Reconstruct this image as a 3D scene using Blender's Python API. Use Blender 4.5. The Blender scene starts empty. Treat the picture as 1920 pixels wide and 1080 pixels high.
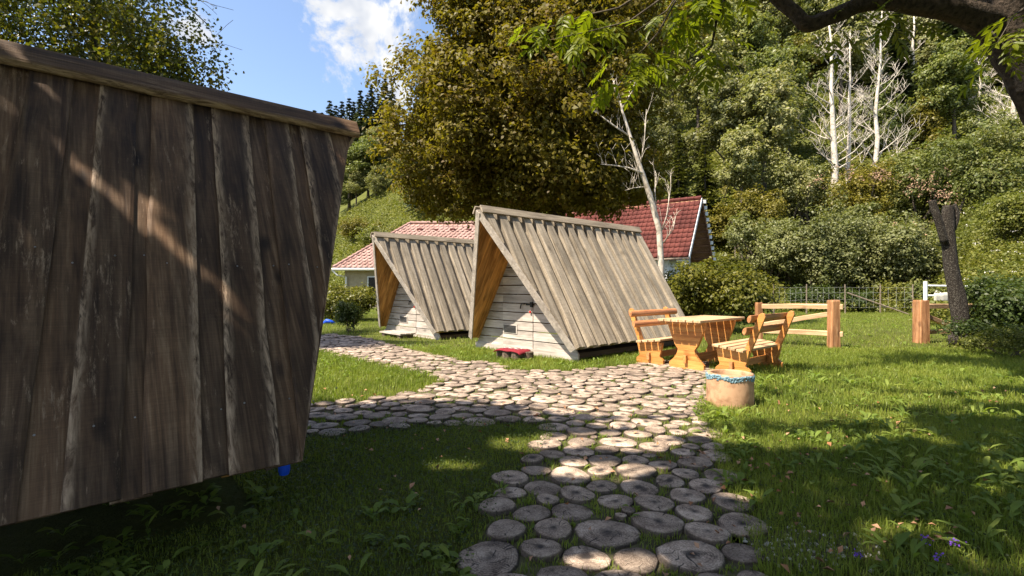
import bpy, math, random
import numpy as np
from mathutils import Vector, Matrix, noise as mnoise

# ------------------------------------------------------------------ camera, sky, sun, exposure
scn = bpy.context.scene
col = scn.collection
CAMZ, F = 1.35, 930.0
cam_d = bpy.data.cameras.new('camera')
cam_d.sensor_width = 36.0
cam_d.lens = 36.0 * F / 1920.0
cam_d.clip_end = 2000.0
cam_d.clip_start = 0.05
cam = bpy.data.objects.new('camera', cam_d)
col.objects.link(cam)
cam.location = (0, 0, CAMZ)
cam.rotation_euler = (math.radians(90), 0, 0)
scn.camera = cam

SUN_EL = math.radians(57.0)
TRAVEL = Vector((0.88, 0.476, 0)).normalized()          # horizontal way the light goes
PER_Z = (TRAVEL.x / math.tan(SUN_EL), TRAVEL.y / math.tan(SUN_EL))
sun_d = bpy.data.lights.new('sun', 'SUN')
sun_d.energy = 5.0
sun_d.angle = math.radians(0.55)
sun_d.color = (1.0, 0.90, 0.75)
sun = bpy.data.objects.new('sun', sun_d)
col.objects.link(sun)
sdir = Vector((TRAVEL.x * math.cos(SUN_EL), TRAVEL.y * math.cos(SUN_EL), -math.sin(SUN_EL)))
sun.rotation_euler = sdir.to_track_quat('-Z', 'Y').to_euler()
sun.location = (-20, -10, 40)

vs = scn.view_settings
vs.view_transform = 'Standard'
vs.look = 'None'
vs.exposure = 1.27
vs.gamma = 1.0
vs.use_curve_mapping = False
cy = scn.cycles
cy.max_bounces = 3
cy.diffuse_bounces = 2
cy.glossy_bounces = 1
cy.transmission_bounces = 2
cy.transparent_max_bounces = 2
cy.sample_clamp_indirect = 4.0


# ------------------------------------------------------------------ node helpers
def node(nt, typ, **kw):
    n = nt.nodes.new(typ)
    for k, v in kw.items():
        if k.startswith('i_'):
            n.inputs[k[2:].replace('_', ' ')].default_value = v
        elif k[0] == 'n' and k[1:].isdigit():
            n.inputs[int(k[1:])].default_value = v
        else:
            setattr(n, k, v)
    return n


def link(nt, a, b):
    nt.links.new(a, b)


def ramp(nt, stops, interp='LINEAR'):
    r = nt.nodes.new('ShaderNodeValToRGB')
    r.color_ramp.interpolation = interp
    e = r.color_ramp.elements
    while len(e) < len(stops):
        e.new(0.5)
    for el, (p, c) in zip(e, stops):
        el.position = p
        el.color = (c[0], c[1], c[2], 1) if not isinstance(c, (int, float)) else (c, c, c, 1)
    return r


def mix(nt, a, b, fac, blend='MIX'):
    m = nt.nodes.new('ShaderNodeMix')
    m.data_type = 'RGBA'
    m.blend_type = blend
    m.clamp_factor = True
    for idx, val in ((0, fac), (6, a), (7, b)):
        sock = m.inputs[idx]
        if hasattr(val, 'is_linked'):
            nt.links.new(val, sock)
        elif isinstance(val, (int, float)):
            sock.default_value = val if idx == 0 else (val, val, val, 1)
        else:
            sock.default_value = (val[0], val[1], val[2], 1)
    return m.outputs[2]


def math_(nt, op, a, b=None, c=None):
    m = nt.nodes.new('ShaderNodeMath')
    m.operation = op
    for i, v in enumerate((a, b, c)):
        if v is None:
            continue
        if isinstance(v, (int, float)):
            m.inputs[i].default_value = v
        else:
            nt.links.new(v, m.inputs[i])
    return m.outputs[0]


def vmul(nt, v, s):
    m = nt.nodes.new('ShaderNodeVectorMath')
    m.operation = 'MULTIPLY'
    nt.links.new(v, m.inputs[0])
    m.inputs[1].default_value = s
    return m.outputs[0]


def noise(nt, vec, scale=1.0, detail=4.0, rough=0.55, dist=0.0):
    n = nt.nodes.new('ShaderNodeTexNoise')
    if vec is not None:
        nt.links.new(vec, n.inputs['Vector'])
    n.inputs['Scale'].default_value = scale
    n.inputs['Detail'].default_value = detail
    n.inputs['Roughness'].default_value = rough
    n.inputs['Distortion'].default_value = dist
    return n.outputs['Fac']


def new_mat(name):
    m = bpy.data.materials.new(name)
    m.use_nodes = True
    nt = m.node_tree
    nt.nodes.clear()
    out = nt.nodes.new('ShaderNodeOutputMaterial')
    b = nt.nodes.new('ShaderNodeBsdfPrincipled')
    nt.links.new(b.outputs[0], out.inputs[0])
    return m, nt, b, out


def rand_coords(nt):
    """object coordinates shifted by a random amount for each object"""
    tc = nt.nodes.new('ShaderNodeTexCoord')
    oi = nt.nodes.new('ShaderNodeObjectInfo')
    s = math_(nt, 'MULTIPLY', oi.outputs['Random'], 91.7)
    a = nt.nodes.new('ShaderNodeVectorMath')
    a.operation = 'ADD'
    nt.links.new(tc.outputs['Object'], a.inputs[0])
    nt.links.new(s, a.inputs[1])
    return a.outputs[0], oi.outputs['Random'], tc


# ------------------------------------------------------------------ world
world = bpy.data.worlds.new('World')
scn.world = world
world.use_nodes = True
wt = world.node_tree
wt.nodes.clear()
wout = wt.nodes.new('ShaderNodeOutputWorld')
wbg = wt.nodes.new('ShaderNodeBackground')
sky = wt.nodes.new('ShaderNodeTexSky')
sky.sky_type = 'NISHITA'
sky.sun_disc = False
sky.sun_elevation = SUN_EL
sky.sun_rotation = math.atan2(-TRAVEL.x, -TRAVEL.y) % (2 * math.pi)
sky.altitude = 900
sky.air_density = 1.0
sky.dust_density = 2.6
sky.ozone_density = 1.0
wbg.inputs['Strength'].default_value = 0.118
wtc = wt.nodes.new('ShaderNodeTexCoord')
dirv = wtc.outputs['Generated']
# cumulus heaps at a handful of places round the sky, torn up by noise
blob = None
CLOUDS = [((-.245, 1, .46), .115), ((-.24, 1, .38), .085), ((-.62, 1, .50), .05), ((.9, .3, .5), .16), ((.5, -1, .6), .18), ((-.8, -.7, .45), .15),
          ((-1, .35, .3), .12), ((.2, -.9, .25), .14), ((1, -.2, .25), .15)]
wn = noise(wt, dirv, 7.5, 6, 0.62, 0.25)
for c, r in CLOUDS:
    v = Vector(c).normalized()
    d = wt.nodes.new('ShaderNodeVectorMath')
    d.operation = 'DISTANCE'
    wt.links.new(dirv, d.inputs[0])
    d.inputs[1].default_value = v
    g = math_(wt, 'MULTIPLY_ADD', d.outputs['Value'], -1.0 / r, 1.0)
    blob = g if blob is None else math_(wt, 'MAXIMUM', blob, g)
blob = math_(wt, 'MAXIMUM', blob, -0.9)
dens = math_(wt, 'ADD', math_(wt, 'MULTIPLY', blob, 0.33), math_(wt, 'MULTIPLY', math_(wt, 'SUBTRACT', wn, 0.5), 1.55))
cl_fac = ramp(wt, [(0.02, 0.0), (0.2, 1.0)], 'EASE')
wt.links.new(dens, cl_fac.inputs[0])
wn2 = noise(wt, dirv, 14, 3, 0.6)
cl_col = ramp(wt, [(0.3, (2.3, 2.5, 2.9)), (0.62, (3.7, 3.7, 3.7))])
wt.links.new(wn2, cl_col.inputs[0])
wt.links.new(mix(wt, sky.outputs[0], cl_col.outputs[0], cl_fac.outputs[0]), wbg.inputs['Color'])
wt.links.new(wbg.outputs[0], wout.inputs[0])


# ------------------------------------------------------------------ object helpers
def tag(o, label=None, cat=None, group=None, kind=None):
    for k, v in (('label', label), ('category', cat), ('group', group), ('kind', kind)):
        if v:
            o[k] = v
    return o


def empty(name, loc=(0, 0, 0), rz=0.0, **kw):
    o = bpy.data.objects.new(name, None)
    col.objects.link(o)
    o.location = loc
    o.rotation_euler = (0, 0, rz)
    o.empty_display_size = 0.2
    return tag(o, **kw)


def add(name, me, parent=None, mat=None, mx=None, **kw):
    o = bpy.data.objects.new(name, me)
    col.objects.link(o)
    if mat is not None and not me.materials:
        me.materials.append(mat)
    if parent is not None:
        o.parent = parent
    if mx is not None:
        o.matrix_local = mx
    return tag(o, **kw)


def np_mesh(name, V, faces, smooth=False):
    """V (n,3); faces: (m,k) array or list of such arrays"""
    if not isinstance(faces, list):
        faces = [faces]
    me = bpy.data.meshes.new(name)
    me.vertices.add(len(V))
    me.vertices.foreach_set('co', np.asarray(V, dtype=np.float32).ravel())
    loops = np.concatenate([f.ravel() for f in faces]).astype(np.int32)
    tot = np.concatenate([np.full(len(f), f.shape[1], dtype=np.int32) for f in faces])
    start = np.concatenate([[0], np.cumsum(tot)[:-1]]).astype(np.int32)
    me.loops.add(len(loops))
    me.loops.foreach_set('vertex_index', loops)
    me.polygons.add(len(tot))
    me.polygons.foreach_set('loop_start', start)
    me.polygons.foreach_set('loop_total', tot)
    if smooth:
        me.polygons.foreach_set('use_smooth', np.ones(len(tot), dtype=bool))
    me.update(calc_edges=True)
    me.validate()
    return me


class Geo:
    def __init__(self):
        self.v, self.f = [], []

    def verts(self, vs, fs):
        b = len(self.v)
        self.v += [tuple(p) for p in vs]
        self.f += [tuple(b + i for i in f) for f in fs]
        return self

    def box(self, c, s, mx=None, jit=0.0, rng=None):
        x, y, z = s[0] / 2, s[1] / 2, s[2] / 2
        ps = [Vector((i * x, j * y, k * z)) for k in (-1, 1) for j in (-1, 1) for i in (-1, 1)]
        if jit:
            ps = [p + Vector((rng.uniform(-jit, jit), rng.uniform(-jit, jit), rng.uniform(-jit, jit))) for p in ps]
        if mx is not None:
            ps = [mx @ p for p in ps]
        ps = [p + Vector(c) for p in ps]
        return self.verts(ps, [(0, 2, 3, 1), (4, 5, 7, 6), (0, 1, 5, 4), (2, 6, 7, 3), (0, 4, 6, 2), (1, 3, 7, 5)])

    def prism(self, poly, z0, z1, fn=None):
        """extrude a 2-D polygon; fn maps (x, y, z) to the final point"""
        ar = sum(poly[i - 1][0] * poly[i][1] - poly[i][0] * poly[i - 1][1] for i in range(len(poly)))
        if ar < 0:
            poly = poly[::-1]
        n = len(poly)
        ps = [(p[0], p[1], z0) for p in poly] + [(p[0], p[1], z1) for p in poly]
        if fn:
            ps = [fn(*p) for p in ps]
        fs = [tuple(range(n - 1, -1, -1)), tuple(range(n, 2 * n))]
        fs += [(i, (i + 1) % n, n + (i + 1) % n, n + i) for i in range(n)]
        return self.verts(ps, fs)

    def tube(self, pts, rads, n=6, cap=True, rng=None, rough=0.0):
        pts = [Vector(p) for p in pts]
        rings = []
        up = None
        for i, p in enumerate(pts):
            t = (pts[min(i + 1, len(pts) - 1)] - pts[max(i - 1, 0)])
            t = t.normalized() if t.length > 1e-9 else Vector((0, 0, 1))
            if up is None:
                up = t.orthogonal().normalized()
            up = (up - t * up.dot(t))
            up = up.normalized() if up.length > 1e-6 else t.orthogonal().normalized()
            s = t.cross(up)
            ring = []
            for k in range(n):
                a = 2 * math.pi * k / n
                r = rads[i] * (1 + (rng.uniform(-rough, rough) if rough else 0))
                ring.append(p + (up * math.cos(a) + s * math.sin(a)) * r)
            rings.append(ring)
        b = len(self.v)
        for r in rings:
            self.v += [tuple(p) for p in r]
        for i in range(len(rings) - 1):
            for k in range(n):
                k2 = (k + 1) % n
                self.f.append((b + i * n + k, b + i * n + k2, b + (i + 1) * n + k2, b + (i + 1) * n + k))
        if cap:
            self.f.append(tuple(b + k for k in range(n - 1, -1, -1)))
            self.f.append(tuple(b + (len(rings) - 1) * n + k for k in range(n)))
        return self

    def mesh(self, name, smooth=False):
        me = bpy.data.meshes.new(name)
        me.from_pydata(self.v, [], self.f)
        if smooth:
            me.polygons.foreach_set('use_smooth', np.ones(len(me.polygons), dtype=bool))
        me.update()
        return me

    def build(self, name, mat, parent=None, mx=None, smooth=False, bevel=0.0, **kw):
        o = add(name, self.mesh(name, smooth), parent, mat, mx, **kw)
        if bevel:
            b = o.modifiers.new('bevel', 'BEVEL')
            b.width = bevel
            b.segments = 2
            b.limit_method = 'ANGLE'
            b.angle_limit = math.radians(40)
        return o


def clip(poly, fn):
    """keep the part of a polygon where fn(p) >= 0 (fn linear)"""
    out = []
    for i, p in enumerate(poly):
        q = poly[(i + 1) % len(poly)]
        a, b = fn(p), fn(q)
        if a >= 0:
            out.append(p)
        if (a >= 0) != (b >= 0):
            t = a / (a - b)
            out.append((p[0] + (q[0] - p[0]) * t, p[1] + (q[1] - p[1]) * t))
    return out


def at(px, py, y):
    return Vector(((px - 960) / F * y, y, CAMZ - (py - 540) / F * y))


def gp(px, py):
    y = CAMZ * F / (py - 540)
    return ((px - 960) / F * y, y)


def copy_tree(o, parent=None):
    c = o.copy()
    col.objects.link(c)
    c.parent = parent
    for ch in list(o.children):
        copy_tree(ch, c)
    return c


# ------------------------------------------------------------------ materials
def wood_mat(name, dark, mid, light, axis=1, grain=1.0, rough=0.75, knots=0.5, bump=0.35, var=0.35, saw=0.0, edge=None, spec=0.25, patch=0.5, contrast=1.0):
    m, nt, b, out = new_mat(name)
    co, rnd, tc = rand_coords(nt)
    s = [16 * grain, 16 * grain, 16 * grain]
    s[axis] = 0.9 * grain
    g = noise(nt, vmul(nt, co, s), 1.0, 7, 0.66, 0.9)
    s2 = [70 * grain] * 3
    s2[axis] = 3.0 * grain
    g2 = noise(nt, vmul(nt, co, s2), 1.0, 4, 0.6, 0.3)
    gg = math_(nt, 'ADD', math_(nt, 'MULTIPLY', g, 0.72), math_(nt, 'MULTIPLY', g2, 0.28))
    r = ramp(nt, [(0.5 - .17 / contrast, dark), (0.5, mid), (0.5 + .16 / contrast, light)])
    link(nt, gg, r.inputs[0])
    c = r.outputs[0]
    # large weather patches
    s3 = [5.0] * 3
    s3[axis] = 1.4
    p = noise(nt, vmul(nt, co, s3), 1.0, 4, 0.6, 0.4)
    pr = ramp(nt, [(0.35, 1.0 - patch * 0.55), (0.6, 1.0 + patch * 0.15)])
    link(nt, p, pr.inputs[0])
    c = mix(nt, c, pr.outputs[0], 1.0, 'MULTIPLY')
    # board to board difference
    rr = math_(nt, 'MULTIPLY_ADD', rnd, var, 1.0 - var * 0.6)
    c = mix(nt, c, rr, 1.0, 'MULTIPLY')
    hgt = gg
    if knots:
        s4 = [3.3] * 3
        s4[axis] = 1.6
        if axis == 1:
            s4[2] = 0.0
        vo = nt.nodes.new('ShaderNodeTexVoronoi')
        nz = nt.nodes.new('ShaderNodeTexNoise')
        nz.inputs['Scale'].default_value = 6
        link(nt, co, nz.inputs['Vector'])
        ad = nt.nodes.new('ShaderNodeVectorMath')
        ad.operation = 'MULTIPLY_ADD'
        link(nt, nz.outputs['Color'], ad.inputs[0])
        ad.inputs[1].default_value = (0.05, 0.05, 0.05)
        link(nt, co, ad.inputs[2])
        link(nt, vmul(nt, ad.outputs[0], s4), vo.inputs['Vector'])
        vo.inputs['Scale'].default_value = 1.0
        kr = ramp(nt, [(0.05, 1.0), (0.10, 0.6), (0.16, 0.0)])
        link(nt, vo.outputs['Distance'], kr.inputs[0])
        kk = math_(nt, 'MULTIPLY', kr.outputs[0], knots)
        c = mix(nt, c, [x * 0.3 for x in dark], kk)
    if saw:
        s5 = [6.0] * 3
        s5[axis] = 190
        sw = noise(nt, vmul(nt, co, s5), 1.0, 3, 0.6)
        swr = ramp(nt, [(0.4, 1.0 - saw), (0.6, 1.0 + saw)])
        link(nt, sw, swr.inputs[0])
        c = mix(nt, c, swr.outputs[0], 1.0, 'MULTIPLY')
        hgt = math_(nt, 'ADD', gg, math_(nt, 'MULTIPLY', sw, saw * 0.8))
    if edge is not None:
        at_ = nt.nodes.new('ShaderNodeAttribute')
        at_.attribute_name = 'edge'
        s6 = [34.0] * 3
        s6[axis] = 6.0
        en = noise(nt, vmul(nt, co, s6), 1.0, 6, 0.7, 0.8)
        ee = math_(nt, 'MULTIPLY', at_.outputs['Fac'], math_(nt, 'MULTIPLY_ADD', en, 5.0, -2.0))
        # scratches and flakes of bare wood scattered over the face
        s7 = [30.0] * 3
        s7[axis] = 5.0
        fl = noise(nt, vmul(nt, co, s7), 1.0, 9, 0.8, 0.25)
        flr = ramp(nt, [(0.5, 0.0), (0.66, 0.85)])
        pw = noise(nt, vmul(nt, co, [4.0 if k != axis else 1.1 for k in range(3)]), 1.0, 3, 0.6)
        fl = math_(nt, 'ADD', fl, math_(nt, 'MULTIPLY_ADD', pw, 0.6, -0.41))
        link(nt, fl, flr.inputs[0])
        c = mix(nt, c, edge, math_(nt, 'MAXIMUM', ee, flr.outputs[0]))
    link(nt, c, b.inputs['Base Color'])
    b.inputs['Roughness'].default_value = rough
    b.inputs['Specular IOR Level'].default_value = spec
    bp = nt.nodes.new('ShaderNodeBump')
    bp.inputs['Strength'].default_value = bump
    bp.inputs['Distance'].default_value = 0.012
    link(nt, hgt, bp.inputs['Height'])
    link(nt, bp.outputs[0], b.inputs['Normal'])
    return m


def leaf_mat(name, cols, trans=0.35, rough=0.5, var_scale=0.35, obj_var=0.25, spec=0.25, tcol=None):
    """leaf colour varies by leaf (island), by clump (noise) and by plant"""
    m, nt, b, out = new_mat(name)
    geo = nt.nodes.new('ShaderNodeNewGeometry')
    oi = nt.nodes.new('ShaderNodeObjectInfo')
    n = noise(nt, geo.outputs['Position'], var_scale, 3, 0.6)
    t = math_(nt, 'ADD', math_(nt, 'MULTIPLY', geo.outputs['Random Per Island'], 0.55), math_(nt, 'MULTIPLY_ADD', n, 1.2, -0.38))
    k = len(cols)
    r = ramp(nt, [(i / (k - 1) if k > 1 else 0, c) for i, c in enumerate(cols)])
    link(nt, t, r.inputs[0])
    ov = math_(nt, 'MULTIPLY_ADD', oi.outputs['Random'], obj_var * 2, 1.0 - obj_var)
    c = mix(nt, r.outputs[0], ov, 1.0, 'MULTIPLY')
    link(nt, c, b.inputs['Base Color'])
    b.inputs['Roughness'].default_value = rough
    b.inputs['Specular IOR Level'].default_value = spec
    tr = nt.nodes.new('ShaderNodeBsdfTranslucent')
    tm = mix(nt, c, tcol or (1.5, 1.6, 0.55), 1.0, 'MULTIPLY')
    link(nt, tm, tr.inputs['Color'])
    ms = nt.nodes.new('ShaderNodeMixShader')
    ms.inputs[0].default_value = trans
    link(nt, b.outputs[0], ms.inputs[1])
    link(nt, tr.outputs[0], ms.inputs[2])
    link(nt, ms.outputs[0], out.inputs[0])
    return m


def plain_mat(name, c1, c2, scale=6.0, rough=0.8, bump=0.3, metal=0.0, spec=0.3, dist=0.02, detail=6, lo=0.35, hi=0.65):
    m, nt, b, out = new_mat(name)
    co, rnd, tc = rand_coords(nt)
    n = noise(nt, co, scale, detail, 0.62, 0.2)
    r = ramp(nt, [(lo, c1), (hi, c2)])
    link(nt, n, r.inputs[0])
    link(nt, r.outputs[0], b.inputs['Base Color'])
    b.inputs['Roughness'].default_value = rough
    b.inputs['Metallic'].default_value = metal
    b.inputs['Specular IOR Level'].default_value = spec
    if bump:
        bp = nt.nodes.new('ShaderNodeBump')
        bp.inputs['Strength'].default_value = bump
        bp.inputs['Distance'].default_value = dist
        link(nt, n, bp.inputs['Height'])
        link(nt, bp.outputs[0], b.inputs['Normal'])
    return m


def slice_mat():
    """end grain of sawn log slices: rings, drying cracks, a different age for each slice"""
    m, nt, b, out = new_mat('log_end_grain')
    tc = nt.nodes.new('ShaderNodeTexCoord')
    oi = nt.nodes.new('ShaderNodeObjectInfo')
    geo = nt.nodes.new('ShaderNodeNewGeometry')
    at_ = nt.nodes.new('ShaderNodeAttribute')
    at_.attribute_name = 'polar'          # x = radius 0..1, y = angle, z = id
    sep = nt.nodes.new('ShaderNodeSeparateXYZ')
    link(nt, at_.outputs['Vector'], sep.inputs[0])
    pos = geo.outputs['Position']
    wob = noise(nt, pos, 9, 3, 0.6)
    rr = math_(nt, 'MULTIPLY_ADD', wob, 0.35, sep.outputs['X'])
    ring = math_(nt, 'SINE', math_(nt, 'MULTIPLY', rr, 75.0))
    fine = noise(nt, pos, 95, 4, 0.65)
    big = noise(nt, pos, 7.5, 4, 0.6, 0.5)
    f = math_(nt, 'ADD', math_(nt, 'MULTIPLY', ring, 0.028), math_(nt, 'ADD', math_(nt, 'MULTIPLY', fine, 0.42), math_(nt, 'MULTIPLY', big, 0.55)))
    r = ramp(nt, [(0.34, (0.075, 0.052, 0.040)), (0.48, (0.32, 0.24, 0.182)), (0.62, (0.60, 0.475, 0.37))])
    link(nt, f, r.inputs[0])
    c = r.outputs[0]
    # dark heart of some slices
    hr = ramp(nt, [(0.12, 1.0), (0.42, 0.0)])
    link(nt, math_(nt, 'MULTIPLY_ADD', big, 0.7, math_(nt, 'SUBTRACT', sep.outputs['X'], 0.3)), hr.inputs[0])
    c = mix(nt, c, (0.05, 0.04, 0.036), math_(nt, 'MULTIPLY', hr.outputs[0], math_(nt, 'GREATER_THAN', sep.outputs['Z'], 0.45)))
    # drying cracks that run out from the heart
    ck = noise(nt, None, 1.0, 2, 0.5)
    cv = nt.nodes.new('ShaderNodeCombineXYZ')
    link(nt, math_(nt, 'MULTIPLY', sep.outputs['Y'], 5.5), cv.inputs[0])
    link(nt, math_(nt, 'MULTIPLY', sep.outputs['X'], 1.2), cv.inputs[1])
    link(nt, math_(nt, 'MULTIPLY', sep.outputs['Z'], 77.0), cv.inputs[2])
    for nn in nt.nodes:
        if nn.type == 'TEX_NOISE' and not nn.inputs['Vector'].is_linked:
            link(nt, cv.outputs[0], nn.inputs['Vector'])
    cr = ramp(nt, [(0.33, 0.9), (0.37, 0.0)])
    link(nt, ck, cr.inputs[0])
    c = mix(nt, c, (0.035, 0.028, 0.024), cr.outputs[0])
    ov = math_(nt, 'MULTIPLY_ADD', sep.outputs['Z'], 0.6, 0.62)
    c = mix(nt, c, ov, 1.0, 'MULTIPLY')
    # dark barky rim
    er = ramp(nt, [(0.9, 0.0), (0.985, 0.75)])
    link(nt, sep.outputs['X'], er.inputs[0])
    c = mix(nt, c, (0.05, 0.037, 0.03), er.outputs[0])
    link(nt, c, b.inputs['Base Color'])
    b.inputs['Roughness'].default_value = 0.8
    b.inputs['Specular IOR Level'].default_value = 0.25
    bp = nt.nodes.new('ShaderNodeBump')
    bp.inputs['Strength'].default_value = 0.5
    bp.inputs['Distance'].default_value = 0.008
    link(nt, f, bp.inputs['Height'])
    link(nt, bp.outputs[0], b.inputs['Normal'])
    return m


M = {}
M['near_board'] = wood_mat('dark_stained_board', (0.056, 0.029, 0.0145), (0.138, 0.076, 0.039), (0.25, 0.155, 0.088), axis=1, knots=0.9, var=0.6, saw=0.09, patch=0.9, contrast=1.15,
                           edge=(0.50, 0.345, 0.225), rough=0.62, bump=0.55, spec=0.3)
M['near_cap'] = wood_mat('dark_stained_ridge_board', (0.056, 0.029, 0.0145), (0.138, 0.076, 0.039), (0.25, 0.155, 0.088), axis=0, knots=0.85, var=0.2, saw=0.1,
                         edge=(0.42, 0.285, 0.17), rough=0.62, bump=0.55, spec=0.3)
M['grey_board'] = wood_mat('weathered_grey_board', (0.125, 0.098, 0.070), (0.285, 0.238, 0.178), (0.415, 0.352, 0.272), axis=1, knots=0.5, var=0.4, saw=0.16, rough=0.85, patch=0.45)
M['grey_cap'] = wood_mat('weathered_grey_ridge_board', (0.14, 0.11, 0.08), (0.28, 0.23, 0.17), (0.39, 0.33, 0.25), axis=0, knots=0.4, var=0.15, rough=0.85)
M['pale_board'] = wood_mat('pale_weathered_wall_board', (0.30, 0.255, 0.22), (0.44, 0.385, 0.335), (0.57, 0.515, 0.46), axis=1, knots=0.5, var=0.25, rough=0.8, patch=0.5)
M['barge'] = wood_mat('pale_barge_board', (0.28, 0.23, 0.19), (0.44, 0.38, 0.32), (0.56, 0.49, 0.42), axis=0, knots=0.2, var=0.2, rough=0.8)
M['lining'] = wood_mat('orange_brown_roof_lining', (0.30, 0.125, 0.030), (0.58, 0.285, 0.080), (0.74, 0.42, 0.15), axis=1, knots=0.7, var=0.5, rough=0.7, patch=0.9)
M['beam'] = wood_mat('dark_floor_beam', (0.05, 0.035, 0.025), (0.10, 0.07, 0.05), (0.16, 0.115, 0.08), axis=0, knots=0.3, rough=0.85)
M['pine'] = wood_mat('oiled_pine', (0.34, 0.12, 0.026), (0.56, 0.235, 0.062), (0.68, 0.34, 0.11), axis=0, knots=0.75, var=0.22, rough=0.5, bump=0.15, patch=0.35, spec=0.4)
M['pine_v'] = wood_mat('oiled_pine_panel', (0.36, 0.125, 0.026), (0.58, 0.245, 0.062), (0.70, 0.36, 0.11), axis=1, knots=0.75, var=0.2, rough=0.5, bump=0.15, patch=0.35, spec=0.4)
M['pine_red'] = wood_mat('red_brown_pine_log', (0.30, 0.105, 0.035), (0.50, 0.21, 0.08), (0.64, 0.32, 0.14), axis=0, knots=0.7, var=0.2, rough=0.5, bump=0.2, patch=0.5, spec=0.4)
M['pine_top'] = wood_mat('pale_pine', (0.32, 0.18, 0.085), (0.52, 0.345, 0.19), (0.66, 0.48, 0.31), axis=0, knots=0.6, var=0.2, rough=0.65, bump=0.2, patch=0.4)  # paler pine for the table top and seat planks
M['post'] = wood_mat('red_brown_fence_post', (0.15, 0.06, 0.028), (0.38, 0.18, 0.08), (0.58, 0.34, 0.18), axis=2, knots=0.6, var=0.2, rough=0.75, patch=0.7)
M['rail'] = wood_mat('fence_rail_wood', (0.34, 0.18, 0.09), (0.56, 0.36, 0.20), (0.70, 0.50, 0.31), axis=0, knots=0.5, var=0.3, rough=0.75, patch=0.6)
M['slice'] = slice_mat()
M['iron'] = plain_mat('dark_iron', (0.02, 0.019, 0.018), (0.05, 0.045, 0.04), 20, 0.5, 0.2, 0.8)
M['steel'] = plain_mat('dull_screw_steel', (0.35, 0.34, 0.32), (0.5, 0.49, 0.47), 20, 0.4, 0.0, 0.9)
M['red_lock'] = plain_mat('red_padlock', (0.42, 0.02, 0.015), (0.5, 0.03, 0.02), 20, 0.4, 0.0)
M['blue'] = plain_mat('bright_blue_plastic', (0.01, 0.06, 0.5), (0.012, 0.085, 0.62), 8, 0.4, 0.0)
M['mat_red'] = plain_mat('red_doormat', (0.15, 0.010, 0.018), (0.25, 0.02, 0.03), 40, 0.95, 0.4)
M['mat_white'] = plain_mat('white_mat_letters', (0.6, 0.55, 0.52), (0.75, 0.7, 0.66), 40, 0.95, 0.2)
M['log_bark'] = plain_mat('log_bark', (0.06, 0.042, 0.03), (0.17, 0.125, 0.09), 22, 0.9, 0.8)
M['bark'] = plain_mat('dark_tree_bark', (0.022, 0.016, 0.012), (0.085, 0.062, 0.045), 26, 0.95, 1.0, dist=0.05)
M['bark_lichen'] = plain_mat('lichened_dead_bark', (0.022, 0.016, 0.012), (0.22, 0.20, 0.165), 48, 0.95, 1.0, dist=0.05, lo=0.5, hi=0.72)
M['bark_grey'] = plain_mat('grey_brown_bark', (0.05, 0.04, 0.03), (0.15, 0.12, 0.09), 12, 0.95, 0.6)
M['dead_white'] = plain_mat('bare_white_dead_wood', (0.30, 0.25, 0.19), (0.64, 0.57, 0.48), 5, 0.85, 0.3, lo=0.3, hi=0.55)
M['soil'] = plain_mat('soil_and_moss', (0.055, 0.048, 0.024), (0.125, 0.115, 0.055), 9, 0.95, 0.8)
M['white_paint'] = plain_mat('white_paint', (0.66, 0.68, 0.7), (0.8, 0.8, 0.8), 8, 0.5, 0.05)
M['render_wall'] = plain_mat('beige_render', (0.30, 0.25, 0.165), (0.38, 0.32, 0.22), 3, 0.9, 0.2)
M['white_wall'] = plain_mat('white_render', (0.66, 0.67, 0.66), (0.78, 0.78, 0.77), 3, 0.9, 0.2)
M['brown_board'] = wood_mat('brown_rafter_wood', (0.16, 0.075, 0.04), (0.28, 0.145, 0.08), (0.38, 0.22, 0.13), axis=0, knots=0.2, rough=0.8)
M['tile_dark'] = plain_mat('deep_red_roof_tile', (0.075, 0.022, 0.019), (0.165, 0.050, 0.040), 1.6, 0.8, 0.3, spec=0.15)
M['tile_pink'] = plain_mat('faded_red_roof_tile', (0.29, 0.17, 0.14), (0.45, 0.285, 0.24), 1.3, 0.8, 0.3, spec=0.15)
M['gutter'] = plain_mat('white_gutter', (0.62, 0.6, 0.57), (0.72, 0.7, 0.67), 5, 0.5, 0.0)
M['clay'] = plain_mat('ochre_concrete_ring', (0.26, 0.135, 0.07), (0.52, 0.31, 0.18), 7, 0.9, 0.5, dist=0.01, lo=.3, hi=.55)
M['blue_crust'] = plain_mat('flaking_blue_paint', (0.08, 0.17, 0.22), (0.27, 0.40, 0.45), 40, 0.7, 0.6)
M['gravel'] = plain_mat('brown_gravel', (0.08, 0.045, 0.03), (0.26, 0.17, 0.12), 70, 0.95, 1.0)
M['wire'] = plain_mat('galvanised_wire', (0.4, 0.4, 0.38), (0.55, 0.55, 0.52), 10, 0.5, 0.0, 0.6)
M['rust'] = plain_mat('rusty_post', (0.13, 0.10, 0.075), (0.26, 0.21, 0.16), 12, 0.8, 0.3)
M['cloth'] = plain_mat('grey_sack_cloth', (0.42, 0.39, 0.33), (0.58, 0.55, 0.48), 30, 0.95, 0.4)
M['umbel'] = plain_mat('white_flower_heads', (0.6, 0.56, 0.48), (0.78, 0.75, 0.68), 30, 0.9, 0.0)
M['pinkseed'] = plain_mat('pinkish_seed_heads', (0.20, 0.12, 0.07), (0.40, 0.25, 0.16), 10, 0.9, 0.0)
M['purple'] = plain_mat('violet_petals', (0.13, 0.05, 0.36), (0.24, 0.10, 0.55), 30, 0.7, 0.0)
M['dry_leaf'] = plain_mat('dry_fallen_leaf', (0.26, 0.09, 0.03), (0.55, 0.33, 0.20), 2.0, 0.7, 0.0)

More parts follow.
